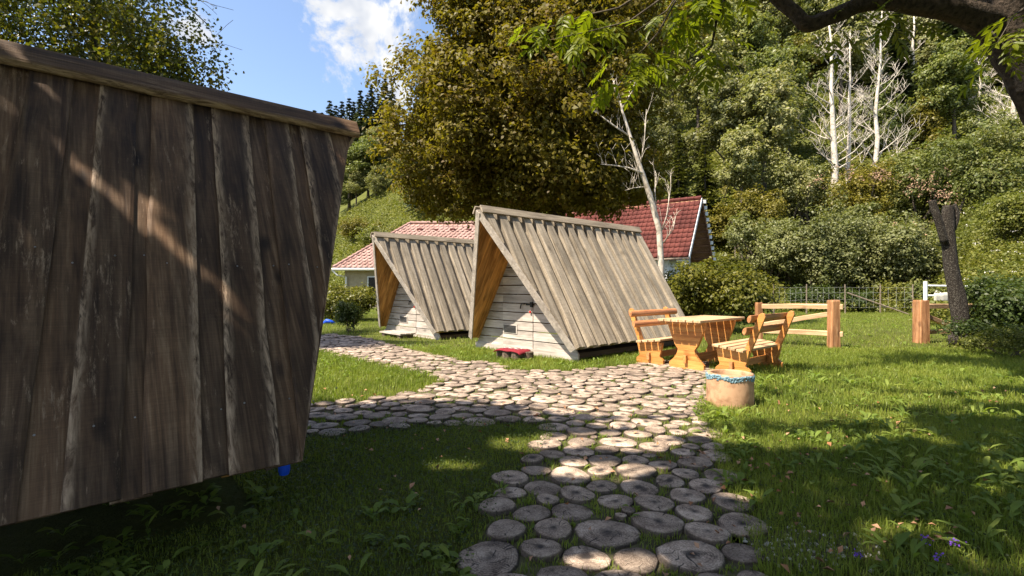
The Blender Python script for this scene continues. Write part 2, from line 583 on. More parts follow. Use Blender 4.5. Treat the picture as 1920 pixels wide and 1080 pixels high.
M['maple'] = leaf_mat('maple_leaves', [(0.0998, 0.0557, 0.012), (0.129, 0.0966, 0.012), (0.1455, 0.1228, 0.014), (0.208, 0.1515, 0.02)], 0.38, 0.55, 0.5, 0.05)
M['birch'] = leaf_mat('birch_leaves', [(0.054, 0.072, 0.0144), (0.09, 0.0984, 0.0192), (0.192, 0.15, 0.0192)], 0.35, 0.35, 0.8, 0.05)
M['ash'] = leaf_mat('ash_leaflets', [(0.102, 0.132, 0.0096), (0.15, 0.174, 0.012), (0.204, 0.216, 0.0168)], 0.5, 0.4, 2.0, 0.15)
M['canopy'] = leaf_mat('canopy_leaves', [(0.045, 0.085, 0.014), (0.075, 0.115, 0.018)], 0.25, 0.4, 0.8, 0.1)
M['wood_a'] = leaf_mat('mid_green_leaves', [(0.0683, 0.0915, 0.0289), (0.1228, 0.1402, 0.0396), (0.1961, 0.1845, 0.0615)], 0.28, 0.45, 0.3, 0.3)
M['wood_b'] = leaf_mat('light_green_leaves', [(0.1212, 0.1403, 0.0548), (0.1992, 0.1994, 0.076), (0.2857, 0.251, 0.1162)], 0.28, 0.45, 0.3, 0.25)
M['wood_c'] = leaf_mat('olive_yellow_leaves', [(0.0975, 0.0884, 0.0156), (0.1495, 0.13, 0.0208), (0.208, 0.1625, 0.0286)], 0.28, 0.45, 0.3, 0.25)
M['needle'] = leaf_mat('dark_spruce_needles', [(0.0208, 0.0312, 0.0156), (0.039, 0.052, 0.0208), (0.0676, 0.078, 0.0286)], 0.1, 0.55, 0.4, 0.3)
M['fir'] = leaf_mat('olive_fir_needles', [(0.046, 0.055, 0.0138), (0.0891, 0.0963, 0.0206), (0.1437, 0.1375, 0.0303)], 0.15, 0.5, 0.6, 0.2)
M['shrub_a'] = leaf_mat('hazel_leaves', [(0.072, 0.084, 0.0144), (0.126, 0.126, 0.0192), (0.204, 0.174, 0.024)], 0.3, 0.4, 0.9, 0.15)
M['shrub_b'] = leaf_mat('grey_green_leaves', [(0.088, 0.1039, 0.0394), (0.1507, 0.1588, 0.0616), (0.2261, 0.2201, 0.096)], 0.28, 0.45, 0.7, 0.2)
M['weed'] = leaf_mat('meadow_weed_leaves', [(0.081, 0.102, 0.0216), (0.1404, 0.15, 0.0288), (0.216, 0.198, 0.0456)], 0.3, 0.5, 0.25, 0.0)
M['darkweed'] = leaf_mat('dark_weed_leaves', [(0.028, 0.048, 0.014), (0.052, 0.075, 0.018), (0.09, 0.105, 0.024)], 0.3, 0.45, 0.8, 0.0)
M['grass'] = leaf_mat('grass_blades', [(0.1121, 0.1597, 0.0281), (0.187, 0.2352, 0.0362), (0.2916, 0.3024, 0.0642)], 0.35, 0.45, 0.9, 0.0)
M['dock'] = leaf_mat('dock_leaves', [(0.1056, 0.1639, 0.029), (0.1677, 0.2294, 0.0396), (0.2484, 0.2884, 0.0594)], 0.38, 0.62, 1.5, 0.0)


def ground_mat():
    m, nt, b, out = new_mat('lawn_soil')
    geo = nt.nodes.new('ShaderNodeNewGeometry')
    n1 = noise(nt, geo.outputs['Position'], 0.9, 6, 0.65)
    n2 = noise(nt, geo.outputs['Position'], 22, 5, 0.7)
    r = ramp(nt, [(0.3, (0.06, 0.052, 0.02)), (0.5, (0.085, 0.095, 0.022)), (0.7, (0.13, 0.135, 0.034))])
    link(nt, math_(nt, 'ADD', math_(nt, 'MULTIPLY', n1, 0.55), math_(nt, 'MULTIPLY', n2, 0.45)), r.inputs[0])
    link(nt, r.outputs[0], b.inputs['Base Color'])
    b.inputs['Roughness'].default_value = 0.95
    b.inputs['Specular IOR Level'].default_value = 0.1
    bp = nt.nodes.new('ShaderNodeBump')
    bp.inputs['Strength'].default_value = 0.9
    bp.inputs['Distance'].default_value = 0.05
    link(nt, n2, bp.inputs['Height'])
    link(nt, bp.outputs[0], b.inputs['Normal'])
    return m


M['ground'] = ground_mat()


# ------------------------------------------------------------------ terrain
def lerp_tab(u, tab):
    return np.interp(u, [t[0] for t in tab], [t[1] for t in tab])


FOOT = [(-2, 60), (-.5, 52), (-.28, 46), (0, 30), (.25, 29), (.45, 28), (.7, 28), (.84, 25.5), (.95, 18), (1.3, 14)]
SLOPE = [(-2, .05), (-.55, .16), (-.40, .36), (-.3, .46), (-.1, .52), (.2, .68), (.5, .72), (1.2, .66)]
ZMAX = [(-2, 10), (-.5, 24), (-.3, 60), (0, 300), (.5, 500), (1.2, 500)]


def hz(x, y):
    x = np.asarray(x, dtype=float)
    y = np.asarray(y, dtype=float)
    u = x / np.maximum(y, 6.0)
    d = np.maximum(0, y - lerp_tab(u, FOOT))
    z = lerp_tab(u, SLOPE) * d * d / (d + 5.0)
    zm = lerp_tab(u, ZMAX)
    z = zm * (1 - np.exp(-z / zm))
    bump = 0.10 * np.sin(x * .7 + 1.3) * np.sin(y * .55 + x * .2) + 0.35 * np.sin(x * .23) * np.sin(y * .19 + 2)
    return z + bump * np.clip(z / 2.0, 0, 1)


ys = np.concatenate([np.linspace(-60, 0, 13), np.linspace(1, 14, 14), np.linspace(14.6, 60, 76), np.linspace(61.5, 130, 46), np.linspace(136, 420, 30)])
xs = np.concatenate([np.linspace(-420, -90, 22), np.linspace(-84, -32, 26), np.linspace(-30, 60, 91), np.linspace(62, 130, 34), np.linspace(136, 420, 20)])
X, Y = np.meshgrid(xs, ys)
Vg = np.stack([X, Y, hz(X, Y)], -1).reshape(-1, 3)
nx, ny = len(xs), len(ys)
ii = (np.arange(ny - 1)[:, None] * nx + np.arange(nx - 1)[None, :]).ravel()
ground = add('ground', np_mesh('ground', Vg, np.stack([ii, ii + 1, ii + nx + 1, ii + nx], 1), True), None, M['ground'], kind='structure')


# ------------------------------------------------------------------ path of log slices
PATH_PX = [(850, 1110), (905, 1000), (935, 950), (958, 900), (1005, 860), (1045, 812), (1030, 792), (940, 790), (820, 797), (700, 806), (560, 822), (500, 832),
           (500, 775), (585, 762), (690, 752), (790, 735), (835, 718), (800, 700), (745, 688), (680, 676), (620, 662), (560, 650),
           (560, 632), (620, 628), (690, 636), (735, 650), (780, 660), (860, 677), (930, 683), (950, 697), (1080, 697), (1170, 688), (1230, 676),
           (1330, 680), (1330, 700), (1318, 730), (1300, 775), (1335, 830), (1345, 880), (1375, 950), (1400, 1010), (1440, 1110)]
PATH = np.array([gp(*p) for p in PATH_PX])


def in_poly(P, poly):
    x, y = P[:, 0], P[:, 1]
    c = np.zeros(len(P), bool)
    j = len(poly) - 1
    for i in range(len(poly)):
        xi, yi, xj, yj = *poly[i], *poly[j]
        cond = ((yi > y) != (yj > y))
        t = (xj - xi) * (y - yi) / (yj - yi + 1e-12) + xi
        c ^= cond & (x < t)
        j = i
    return c


g = Geo()
g.verts([(p[0], p[1], 0.004) for p in PATH], [tuple(range(len(PATH)))])
path = g.build('path', M['soil'], kind='structure')

rs = np.random.default_rng(7)
lo, hi_ = PATH.min(0), PATH.max(0)
def shoelace(p):
    x, y = p[:, 0], p[:, 1]
    return abs(np.dot(x, np.roll(y, 1)) - np.dot(y, np.roll(x, 1))) / 2


area = shoelace(PATH)
rad = []
while sum(math.pi * r * r for r in rad) < area * .93:
    rad.append(float(rs.choice([rs.uniform(.085, .115), rs.uniform(.11, .145), rs.uniform(.14, .185)], p=[.36, .46, .18])))
rad = np.array(rad)
pos = np.zeros((0, 2))
while len(pos) < len(rad):
    C = rs.uniform(lo, hi_, (4000, 2))
    pos = np.vstack([pos, C[in_poly(C, PATH)]])
pos = pos[:len(rad)]
for it in range(260):
    d = pos[:, None, :] - pos[None, :, :]
    dist = np.sqrt((d ** 2).sum(-1)) + 1e-9
    np.fill_diagonal(dist, 9)
    over_ = np.maximum(0, rad[:, None] + rad[None, :] + .006 - dist)
    push = (d / dist[..., None] * over_[..., None]).sum(1) * .42
    new = pos + np.clip(push, -.06, .06)
    ok = in_poly(new, PATH)
    pos = np.where(ok[:, None], new, pos)
dist = np.hypot(pos[:, None, 0] - pos[None, :, 0], pos[:, None, 1] - pos[None, :, 1])
np.fill_diagonal(dist, 9)
for it in range(3):
    sl_ = (dist - rad[None, :]).min(1) + .004
    rad = np.where(sl_ < rad, np.maximum(.05, (rad + sl_) / 2), rad)
for i in rs.permutation(len(rad)):                      # let slices with room around them be bigger
    rad[i] = max(rad[i], min(.175, rad[i] * 1.35, (dist[i] - rad).min() - .004))
disc = np.column_stack([pos, rad])
for rmin, rmax, tries in ((.085, .13, 9000), (.055, .085, 9000), (.035, .055, 6000)):      # small ones fill the holes
    C = rs.uniform(lo, hi_, (tries, 2))
    for c in C[in_poly(C, PATH)]:
        gap = (np.hypot(disc[:, 0] - c[0], disc[:, 1] - c[1]) - disc[:, 2]).min()
        if gap > rmin + .003:
            disc = np.vstack([disc, [c[0], c[1], min(rmax, gap - .003)]])
disc = disc[np.argsort(disc[:, 1])]


def slice_data(rng, r, n=14):
    ang = np.arange(n) * 2 * math.pi / n
    w = 1 + .07 * np.sin(2 * ang + rng.uniform(0, 6)) + .045 * np.sin(3 * ang + rng.uniform(0, 6)) + rng.uniform(-.02, .02, n)
    rad = r * w
    top = rng.uniform(.008, .032)
    tx, ty = rng.uniform(-.04, .04, 2) * (.13 / r if r > .5 else 1.0)
    idv = rng.uniform(0, 1)
    V, P = [(0, 0, top)], [(0, 0, idv)]
    for k, (s, dz) in enumerate(((.55, 0.001), (.93, 0.0), (1.0, -.008), (1.01, -.09))):
        for a, q in zip(ang, rad):
            x, y = math.cos(a) * q * s, math.sin(a) * q * s
            V.append((x, y, top + dz + x * tx + y * ty))
            P.append((s if k < 3 else 1.0, a if a < math.pi else a - 2 * math.pi, idv))
    Fq = []
    Ft = [(0, 1 + i, 1 + (i + 1) % n) for i in range(n)]
    for k in range(3):
        b0, b1 = 1 + k * n, 1 + (k + 1) * n
        Fq += [(b0 + i, b1 + i, b1 + (i + 1) % n, b0 + (i + 1) % n) for i in range(n)]
    return np.array(V), np.array(P), np.array(Ft), np.array(Fq)


def polar_attr(me, P):
    a = me.attributes.new('polar', 'FLOAT_VECTOR', 'POINT')
    a.data.foreach_set('vector', np.asarray(P, np.float32).ravel())


variants = []
for k in range(26):
    V, P, Ft, Fq = slice_data(rs, 1.0, 14)
    me = np_mesh('log_slice', V, [Ft, Fq])
    polar_attr(me, P)
    me.materials.append(M['slice'])
    variants.append(me)
rest_V, rest_P, rest_T, rest_Q, nb = [], [], [], [], 0
for i, (x, y, r) in enumerate(disc):
    if i < 300 and y > 1.9:
        o = add('log_slice', variants[rs.integers(len(variants))], path)
        o.location = (x, y, 0.004)
        o.rotation_euler = (0, 0, rs.uniform(0, 6.28))
        o.scale = (r, r, 1)
    else:
        V, P, Ft, Fq = slice_data(rs, r, 12)
        rest_V.append(V + np.array([x, y, .004]))
        rest_P.append(P)
        rest_T.append(Ft + nb)
        rest_Q.append(Fq + nb)
        nb += len(V)
if rest_V:
    me = np_mesh('far_log_slices', np.vstack(rest_V), [np.vstack(rest_T), np.vstack(rest_Q)])
    polar_attr(me, np.vstack(rest_P))
    add('far_log_slices', me, path, M['slice'], kind='stuff')

# ------------------------------------------------------------------ A-frame cabins
CAB = dict(zr=2.82, zb=.25, w=1.535, over=1.14, back=3.94, ub=.177)


def slope_matrix(s, zr, zb, w):
    L = math.hypot(w, zr - zb)
    u = Vector((s, 0, 0))
    v = Vector((0, s * w / L, -(zr - zb) / L))
    n = Vector((0, s * (zr - zb) / L, w / L))
    m = Matrix((u, v, n)).transposed().to_4x4()
    m.translation = (0, 0, zr)
    return m, L


def cabin_body(root, rng, zr, zb, w, over, back, ub, wall_mat, door=True, near=False, z0=.10):
    """front wall, door, floor frame, lining, barge boards (shared by the three cabins); local x runs from the front wall back"""
    dz = zr - zb

    def half(z, inset=.10):
        return max(0.0, w * (zr - z) / dz - inset)

    # front wall of horizontal boards in three fields: left, door, right
    rows = 13
    d0, d1 = -.32, .60          # door edges in local y (left of the viewer is +y)
    door_o = empty('door')
    door_o.parent = root
    for k in range(rows):
        za, zc = z0 + .02 + k * .185, z0 + k * .185 + .203
        ya, yc = half(za), half(zc)
        if ya < .05:
            break
        quad = [(-ya, za), (ya, za), (yc, zc), (-yc, zc)]
        for (a, b2, par, nm) in ((-9, d0 - .004, root, 'wall_board'), (d0 + .004, d1 - .004, door_o if zc < 1.75 else root, 'door_board' if zc < 1.75 else 'wall_board'), (d1 + .004, 9, root, 'wall_board')):
            q = clip(clip(quad, lambda p: p[0] - a), lambda p: b2 - p[0])
            if len(q) < 3:
                continue
            off = rng.uniform(-.003, .003) + (.008 if nm == 'door_board' else 0)
            q = [(p[0], p[1] - (.017 if p[1] > za + .1 else 0)) for p in q]
            gg = Geo().prism([(p[1], p[0]) for p in q], -.012 + off, .014 + off)
            # mesh axes: x = height, y = across (grain), z = out
            gg.build(nm, wall_mat, par, Matrix(((0, 0, -1, 0), (0, 1, 0, 0), (1, 0, 0, 0), (0, 0, 0, 1))))
    # skirting board
    Geo().box((-.03, 0, z0 - .03), (.03, 2 * half(z0 + .05) + .06, .13)).build('skirting_board', wall_mat, root)
    # floor frame and piers below
    Geo().box((back / 2, 0, z0), (back - .1, 2 * half(.2) - (1.2 if near else .1), .10)).build('floor_frame', M['beam'], root)
    for x in (.25, back - .3):
        for y in ((-.3, .3) if near else (-.9, .9)):
            Geo().box((x, y, z0 / 2 - .06), (.3, .3, z0 + .02)).build('pier', M['beam'], root)
    # back wall
    Geo().prism([(-half(.12), .12), (half(.12), .12), (0, zr - .22)], 0, .03, lambda x, y, z: (back - .25 + z, x, y)).build('back_wall', wall_mat, root)
    if door:
        # louvre vent: frame and slats
        v = Geo().box((-.030, .36, .50), (.012, .44, .19)).build('vent', wall_mat, door_o)
        for k in range(6):
            Geo().box((-.040, .36, .435 + k * .026), (.012, .38, .012)).build('slat', M['iron'], v)
        lk = Geo().box((-.035, -.245, 1.02), (.02, .22, .035)).build('latch', M['iron'], door_o)
        Geo().tube([(-.06, -.12, 1.03), (-.06, -.02, 1.03), (-.06, .0, .98), (-.06, .01, .93)], [.013] * 4, 6).build('handle', M['iron'], lk)
        Geo().box((-.045, -.30, 1.02), (.03, .06, .10)).build('hasp', M['iron'], lk)
        Geo().box((-.05, -.27, .87), (.025, .045, .05)).build('padlock', M['red_lock'], lk, bevel=.01)
        Geo().tube([(-.05, -.29, .89), (-.05, -.29, .94), (-.05, -.25, .94), (-.05, -.25, .89)], [.006] * 4, 5).build('shackle', M['steel'], lk)


def front_u(v, L, over, ub):
    return -over + (over - ub) * v / L


def roof_side(root, s, rng, zr, zb, w, over, back, ub, top_mat, pitch=.315, near=False):
    mx, L = slope_matrix(s, zr, zb, w)

    def keep(p):      # right of the slanted front edge
        return p[0] * 1.0 - (-over + (over - ub) * p[1] / L)

    def plate(name, poly, w0, w1, mat, bevel=0.0):
        poly = clip(poly, keep)
        if len(poly) < 3:
            return None
        return Geo().prism([(s * p[0], p[1]) for p in poly], w0, w1).build(name, mat, root, mx, bevel=bevel)

    # warm lining boards under the overhang and the rest of the roof
    u = -over
    while u < 0.15:
        wd = rng.uniform(.12, .17)
        plate('lining_board', [(u + .003, .06), (u + wd - .003, .06), (u + wd - .003, L - .01), (u + .003, L - .01)], -.052 + rng.uniform(-.003, 0), -.028, M['lining'])
        u += wd
    plate('lining_panel', [(u, .06), (back - .02, .06), (back - .02, L - .02), (u, L - .02)], -.05, -.03, M['lining'])
    if not near:
        n = int(round((over + back) / pitch))
        p = (over + back) / n
        for k in range(n):
            u0 = -over + k * p
            # lower boards fill the gaps, upper boards lie over their edges
            cw = rng.uniform(-.012, .012)
            if k:
                plate('lower_board', [(u0 - .10, .02), (u0 + .14, .02), (u0 + .14, L + rng.uniform(-.015, .01)), (u0 - .10, L + rng.uniform(-.015, .01))], -.026, .0, top_mat)
            e = rng.uniform(-.012, .015)
            a0, a1 = u0 + .074 + cw, u0 + p - .062 + rng.uniform(-.012, .012)
            if k == 0:
                a0 = u0
            if k == n - 1:
                a1 = u0 + p
            plate('upper_board', [(a0, .01), (a1, .01), (a1 + rng.uniform(-.008, .008), L + e), (a0 + rng.uniform(-.008, .008), L + e)], .003, .076 + rng.uniform(-.005, .006), top_mat)
    # barge board along the slanted front edge
    ln = math.hypot(over - ub, L)
    ang = math.atan2(over - ub, L)
    ps = []
    t = ((over - ub) / ln, L / ln)        # along the edge in (u, v)
    nn = (-t[1], t[0])
    p0 = (-over, 0.0)
    e0, e1 = .02, ln + .01
    pts = [(p0[0] + t[0] * q + nn[0] * r, p0[1] + t[1] * q + nn[1] * r) for q, r in ((e0, .004), (e1, .004), (e1, .030), (e0, .030))]
    if not near:
        Geo().prism([(s * q[0], q[1]) for q in pts], -.085, .045).build('barge_board', M['barge'], root, mx)
        # inner edge batten against the wall
        Geo().prism([(s * q[0], q[1]) for q in [(-.06, .25), (-.015, .25), (-.015, L - .03), (-.06, L - .03)]], -.10, -.053).build('edge_batten', M['lining'], root, mx)
        # ridge board
        Geo().prism([(s * q[0], q[1]) for q in [(-over - .02, -.03), (back + .03, -.03), (back + .03, .135), (-over - .02, .125)]], .086, .120).build('ridge_board', M['grey_cap'], root, mx)
    return mx, L


def make_cabin(loc, rz, seed, label, near=False):
    rng = random.Random(seed)
    root = empty('cabin', loc, rz, label=label, cat='cabin', group='A-frame cabins')
    p = CAB
    cabin_body(root, rng, wall_mat=M['pale_board'], **p)
    for s in (1, -1):
        roof_side(root, s, rng, top_mat=M['grey_board'], **p)
    return root


AX = Vector((.75, .662, 0)).normalized()
RZ = math.atan2(AX.y, AX.x)
cab3 = make_cabin((.237 * .93, 10.88 * .93, 0), RZ, 3, 'weathered grey A-frame cabin beside the picnic table, red doormat at its door')
apex2 = Vector((-3.72, 13.3, 0))
cab2 = make_cabin(apex2 + AX * CAB['over'] + Vector((0, 0, -.05)), RZ, 5, 'weathered grey A-frame cabin half hidden behind the one at the picnic table')

# ---- the dark cabin close to the camera, seen from the side; its front faces away to the right
NA = Vector((0.7485, 0.6631, 0))
NAP = Vector((-1.5183, 4.6819, 0))
near = empty('cabin', NAP - NA * 1.14 + Vector((0, 0, .02)), math.atan2(-NA.y, -NA.x), label='big dark brown board cabin close by on the left, in tree shade', cat='cabin', group='A-frame cabins')
NP = dict(zr=2.82, zb=.325, w=1.524, over=1.14, back=3.94, ub=.175)
nrng = random.Random(11)
cabin_body(near, nrng, wall_mat=M['beam'], near=True, z0=.36, **NP)  # dark wall colour stands in for the shade under the roof
roof_side(near, -1, nrng, top_mat=M['grey_board'], **NP)
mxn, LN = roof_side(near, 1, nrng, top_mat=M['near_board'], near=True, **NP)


def waney(rng_seed, amp, freq):
    def f(v):
        return amp * (mnoise.noise(Vector((v * freq, rng_seed * 7.3, 1.1))) + .5 * mnoise.noise(Vector((v * freq * 3.1, rng_seed * 3.7, 5.1))))
    return f


def near_board(name, a0t, a1t, tilt, w0, w1, seed, v0=.03):
    """board with wavy natural edges; a0/a1 measured back from the gable tip at the ridge"""
    r = random.Random(seed)
    el, er = waney(seed, r.choice((.004, .010, .016)), 1.3), waney(seed + 50, r.choice((.004, .010, .018)), 1.1)
    nv, cross = 30, (0.0, .09, .24, .5, .76, .91, 1.0)
    V, E, Fc = [], [], []
    vend = LN + r.uniform(-.012, .012)
    warp = r.uniform(-.006, .006)
    for i in range(nv + 1):
        v = v0 + (vend - v0) * i / nv
        fr = -NP['over'] + (NP['over'] - NP['ub']) * v / LN
        x0 = max(-NP['over'] + a0t + tilt * v + el(v), fr)
        x1 = max(-NP['over'] + a1t + tilt * v + er(v), fr + .0005)
        for k, c in enumerate(cross):
            cup = warp * math.sin(c * math.pi) - (.006 if k in (0, len(cross) - 1) else 0)
            V.append((x0 + (x1 - x0) * c, v, w1 + cup))
            E.append((1.0, .75, .0, .0, .0, .75, 1.0)[k] if r_edge(seed, k) else 0.0)
        V.append((x0, v, w0))
        E.append(0)
        V.append((x1, v, w0))
        E.append(0)
    m = len(cross) + 2
    for i in range(nv):
        b, c = i * m, (i + 1) * m
        for k in range(len(cross) - 1):
            Fc.append((b + k, b + k + 1, c + k + 1, c + k))
        L0, R0 = len(cross), len(cross) + 1
        Fc.append((b + len(cross) - 1, b + R0, c + R0, c + len(cross) - 1))
        Fc.append((b + L0, b, c, c + L0))
        Fc.append((b + R0, b + L0, c + L0, c + R0))
    for i in (0, nv):
        b = i * m
        Fc.append(tuple([b + len(cross)] + [b + k for k in range(len(cross))] + [b + len(cross) + 1]))
    me = bpy.data.meshes.new(name)
    me.from_pydata(V, [], Fc)
    a = me.attributes.new('edge', 'FLOAT', 'POINT')
    a.data.foreach_set('value', E)
    me.update()
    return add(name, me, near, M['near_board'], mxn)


def r_edge(seed, k):
    r = random.Random(seed * 13 + 1)
    left, right = r.random() < .6, r.random() < .6
    return left if k < 3 else right


JT = [-.05, .24, .47, .60, .76, .91, 1.13, 1.29, 1.51, 1.62, 1.80, 1.97, 2.15]
while JT[-1] < 4.85:
    JT.append(JT[-1] + nrng.uniform(.13, .24))
JT.append(5.08)
for i in range(len(JT) - 1):
    up = i % 2 == 1
    tilt = .066 if i < 16 else 0.03
    ov = .016 if up else -.0
    near_board('upper_board' if up else 'lower_board', JT[i] - ov + (.03 if not up else 0) - (.06 if not up else 0), JT[i + 1] + ov + (.03 if not up else 0), tilt, .003 if up else -.026, .024 if up else .002, 100 + i)
# ridge plank with a natural lower edge, on both sides
for s in (1, -1):
    mxs, _ = slope_matrix(s, NP['zr'], NP['zb'], NP['w'])
    V, E, Fc = [], [], []
    n = 60
    wob = waney(77 + s, .016, .9)
    for i in range(n + 1):
        x = -NP['over'] - .035 + (NP['over'] + NP['back'] + .07) * i / n
        vb = .128 + wob(x)
        for (v, ww, e) in ((-.045, .036, 0), (-.045, .074, .25), (.0, .076, 0), (vb - .035, .075, 0), (vb - .018, .070, .9), (vb, .050, 1.0), (vb + .004, .036, .6)):
            V.append((s * x, v, ww))
            E.append(e)
    for i in range(n):
        for k in range(7):
            b, c = i * 7 + k, i * 7 + (k + 1) % 7
            Fc.append((b, b + 7, c + 7, c))
    Fc.append(tuple(range(7)))
    Fc.append(tuple(n * 7 + k for k in range(7)))
    me = bpy.data.meshes.new('ridge_board')
    me.from_pydata(V, [], Fc)
    me.attributes.new('edge', 'FLOAT', 'POINT').data.foreach_set('value', E)
    me.update()
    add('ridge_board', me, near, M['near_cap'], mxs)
# screws in two rows
scr = Geo().tube([(0, 0, 0), (0, 0, .004)], [.0055, .0045], 8).mesh('screw')
for i in range(2, 17):
    for v in (1.55, 2.55):
        o = add('screw', scr, near, M['steel'])
        a = (JT[i] + JT[i + 1]) / 2 + nrng.uniform(-.05, .05)
        o.matrix_local = mxn @ Matrix.Translation((-NP['over'] + a + .066 * v, v + nrng.uniform(-.05, .05), .025 if i % 2 else .003))

# ---- step of log stubs with a red mat before the middle cabin
st = empty('log_step', (.0, 9.42, 0), RZ - math.pi / 2, label='low step of log stubs under a red doormat before a cabin door', cat='step')
lg = random.Random(4)
for (x, y, r, h) in ((-.28, .02, .13, .17), (-.06, -.04, .12, .18), (.16, .0, .13, .17), (.30, .14, .10, .16), (-.16, .17, .11, .16)):
    gq = Geo().tube([(x, y, -.03), (x, y, h - .012), (x, y, h)], [r, r, r * .93], 14, rng=lg, rough=.03)
    gq.build('log', M['log_bark'], st)
dm = empty('doormat', (.0, 9.42, .185), RZ - math.pi / 2 + .12, label='red doormat with white lettering on the log step', cat='doormat')
V, Fc = [], []
for j in range(7):
    for i in range(13):
        x, y = -.34 + .68 * i / 12, -.17 + .36 * j / 6
        drop = -.10 * max(0, abs(x) - .27) / .07 * .5 - .35 * max(0, -y - .12)
        V.append((x, y, .006 + drop + .005 * math.sin(x * 23 + y * 9)))
for j in range(6):
    for i in range(12):
        b = j * 13 + i
        Fc.append((b, b + 1, b + 14, b + 13))
mo = Geo().verts(V, Fc).build('mat_cloth', M['mat_red'], dm, smooth=True)
so = mo.modifiers.new('solid', 'SOLIDIFY')
so.thickness = .012
# faint pale letters, not legible in the photograph: short strokes
for i in range(6):
    x = -.19 + i * .075
    gl = Geo().box((x - .014, .02, .022), (.012, .12, .006))
    gl.box((x + .012, .02 + (.03 if i % 2 else -.03), .022), (.030, .016, .006))
    gl.build('lettering', M['mat_white'], dm)
# plank step and pavers before the far cabin
dd = Vector(cab2.location) - AX * .42
ps2 = empty('plank_step', (dd.x, dd.y, 0), RZ - math.pi / 2, label='low pale plank step before the half hidden cabin', cat='step')
for k in range(3):
    Geo().box((0, -.17 + k * .16, .11), (1.2, .145, .04)).build('plank', M['barge'], ps2)
for x in (-.45, .45):
    Geo().box((x, -.01, .04), (.16, .4, .09)).build('log', M['log_bark'], ps2)

# small blue thing under the dark cabin
bl = Geo().tube([(0, 0, 0), (0, 0, .03), (0, 0, .16), (0, 0, .19)], [.05, .062, .066, .05], 14)
bk = bl.build('bucket', M['blue'], label='small bright blue plastic bucket poking out under the dark cabin', cat='bucket')
bk.location = (-1.53, 3.33, .10)
bk.scale = (.6, .6, .9)


# ------------------------------------------------------------------ houses behind
def tile_field(origin, ux, vy, nrm, width_fn, length, tw, tl, rng, wave=.035):
    """rows of lapped tiles on a roof plane; ux along the eave, vy up the slope; width_fn(v) -> (u0, u1)"""
    V, Q = [], []
    rows = int(length / tl)
    for r in range(rows):
        v0, v1 = r * tl, (r + 1) * tl + tl * .12
        u0, u1 = width_fn((r + .5) * tl)
        n = max(1, int((u1 - u0) / tw))
        for k in range(n):
            a = u0 + (u1 - u0) * k / n
            b = u0 + (u1 - u0) * (k + 1) / n
            j = rng.uniform(-.006, .006)
            base = len(V)
            prof = ((0, .012), (.18, .0), (.42, .012), (.68, wave), (.9, wave * .75), (1.0, .012))
            for (t, h) in prof:
                for (v, lift) in ((v0, .045 + j), (v1, .008)):
                    p = origin + ux * (a + (b - a) * t) + vy * v + nrm * (h + lift)
                    V.append(tuple(p))
            for (t, h) in prof:
                p = origin + ux * (a + (b - a) * t) + vy * v0 + nrm * (h + j + .012)
                V.append(tuple(p))
            for t in range(5):
                q = base + t * 2
                Q.append((q, q + 2, q + 3, q + 1))
                Q.append((base + 12 + t, base + 13 + t, q + 2, q))
    return np_mesh('roof_tiles', np.array(V), np.array(Q))


# house with the deep red tiled gable roof
al = math.radians(35)
rd = Vector((math.cos(al), -math.sin(al), 0))          # along the ridge towards the gable we see
rp = Vector((-math.sin(al), -math.cos(al), 0))         # towards the camera-side eave
RG = Vector((10.69, 28.0, 6.4))
W2, EZ = 2.6, 2.95
LEN = 9.0
hb = empty('house', (RG.x - rd.x * 4, RG.y - rd.y * 4, 0), 0, label='white walled house with a deep red tiled gable roof', cat='house')
ofs = -Vector(hb.location)
up = (rp * -W2 + Vector((0, 0, RG.z - EZ)))
SL = up.length
up.normalize()
nrm = rd.cross(up)
if nrm.z < 0:
    nrm = -nrm
hr = random.Random(21)
roof = Geo()
e0 = RG + rp * W2 - Vector((0, 0, RG.z - EZ)) + ofs
roof.verts([e0, e0 - rd * LEN, e0 - rd * LEN + up * SL, e0 + up * SL], [(0, 1, 2, 3)])
f0 = RG - rp * W2 - Vector((0, 0, RG.z - EZ)) + ofs
roof.verts([f0, f0 - rd * LEN, RG + ofs - rd * LEN, RG + ofs], [(0, 1, 2, 3)])
ro = roof.build('roof', M['brown_board'], hb)
add('roof_tiles', tile_field(e0 - rd * LEN + nrm * .03, rd, up, nrm, lambda v: (0, LEN), SL, .27, .34, hr, .05), ro, M['tile_dark'], kind='stuff')
up2 = (rp * W2 + Vector((0, 0, RG.z - EZ))).normalized()
nrm2 = up2.cross(rd)
if nrm2.z < 0:
    nrm2 = -nrm2
add('roof_tiles', tile_field(f0 - rd * LEN + nrm2 * .03, rd, up2, nrm2, lambda v: (0, LEN), SL, .27, .34, hr, .05), ro, M['tile_dark'], kind='stuff')
k = 0.0
while k < LEN - .1:
    c = RG + ofs - rd * (k + .2) + Vector((0, 0, .05))
    Geo().tube([c + rd * .2, c, c - rd * .2], [.13, .12, .11], 8).build('ridge_tile', M['tile_dark'], ro)
    k += .38
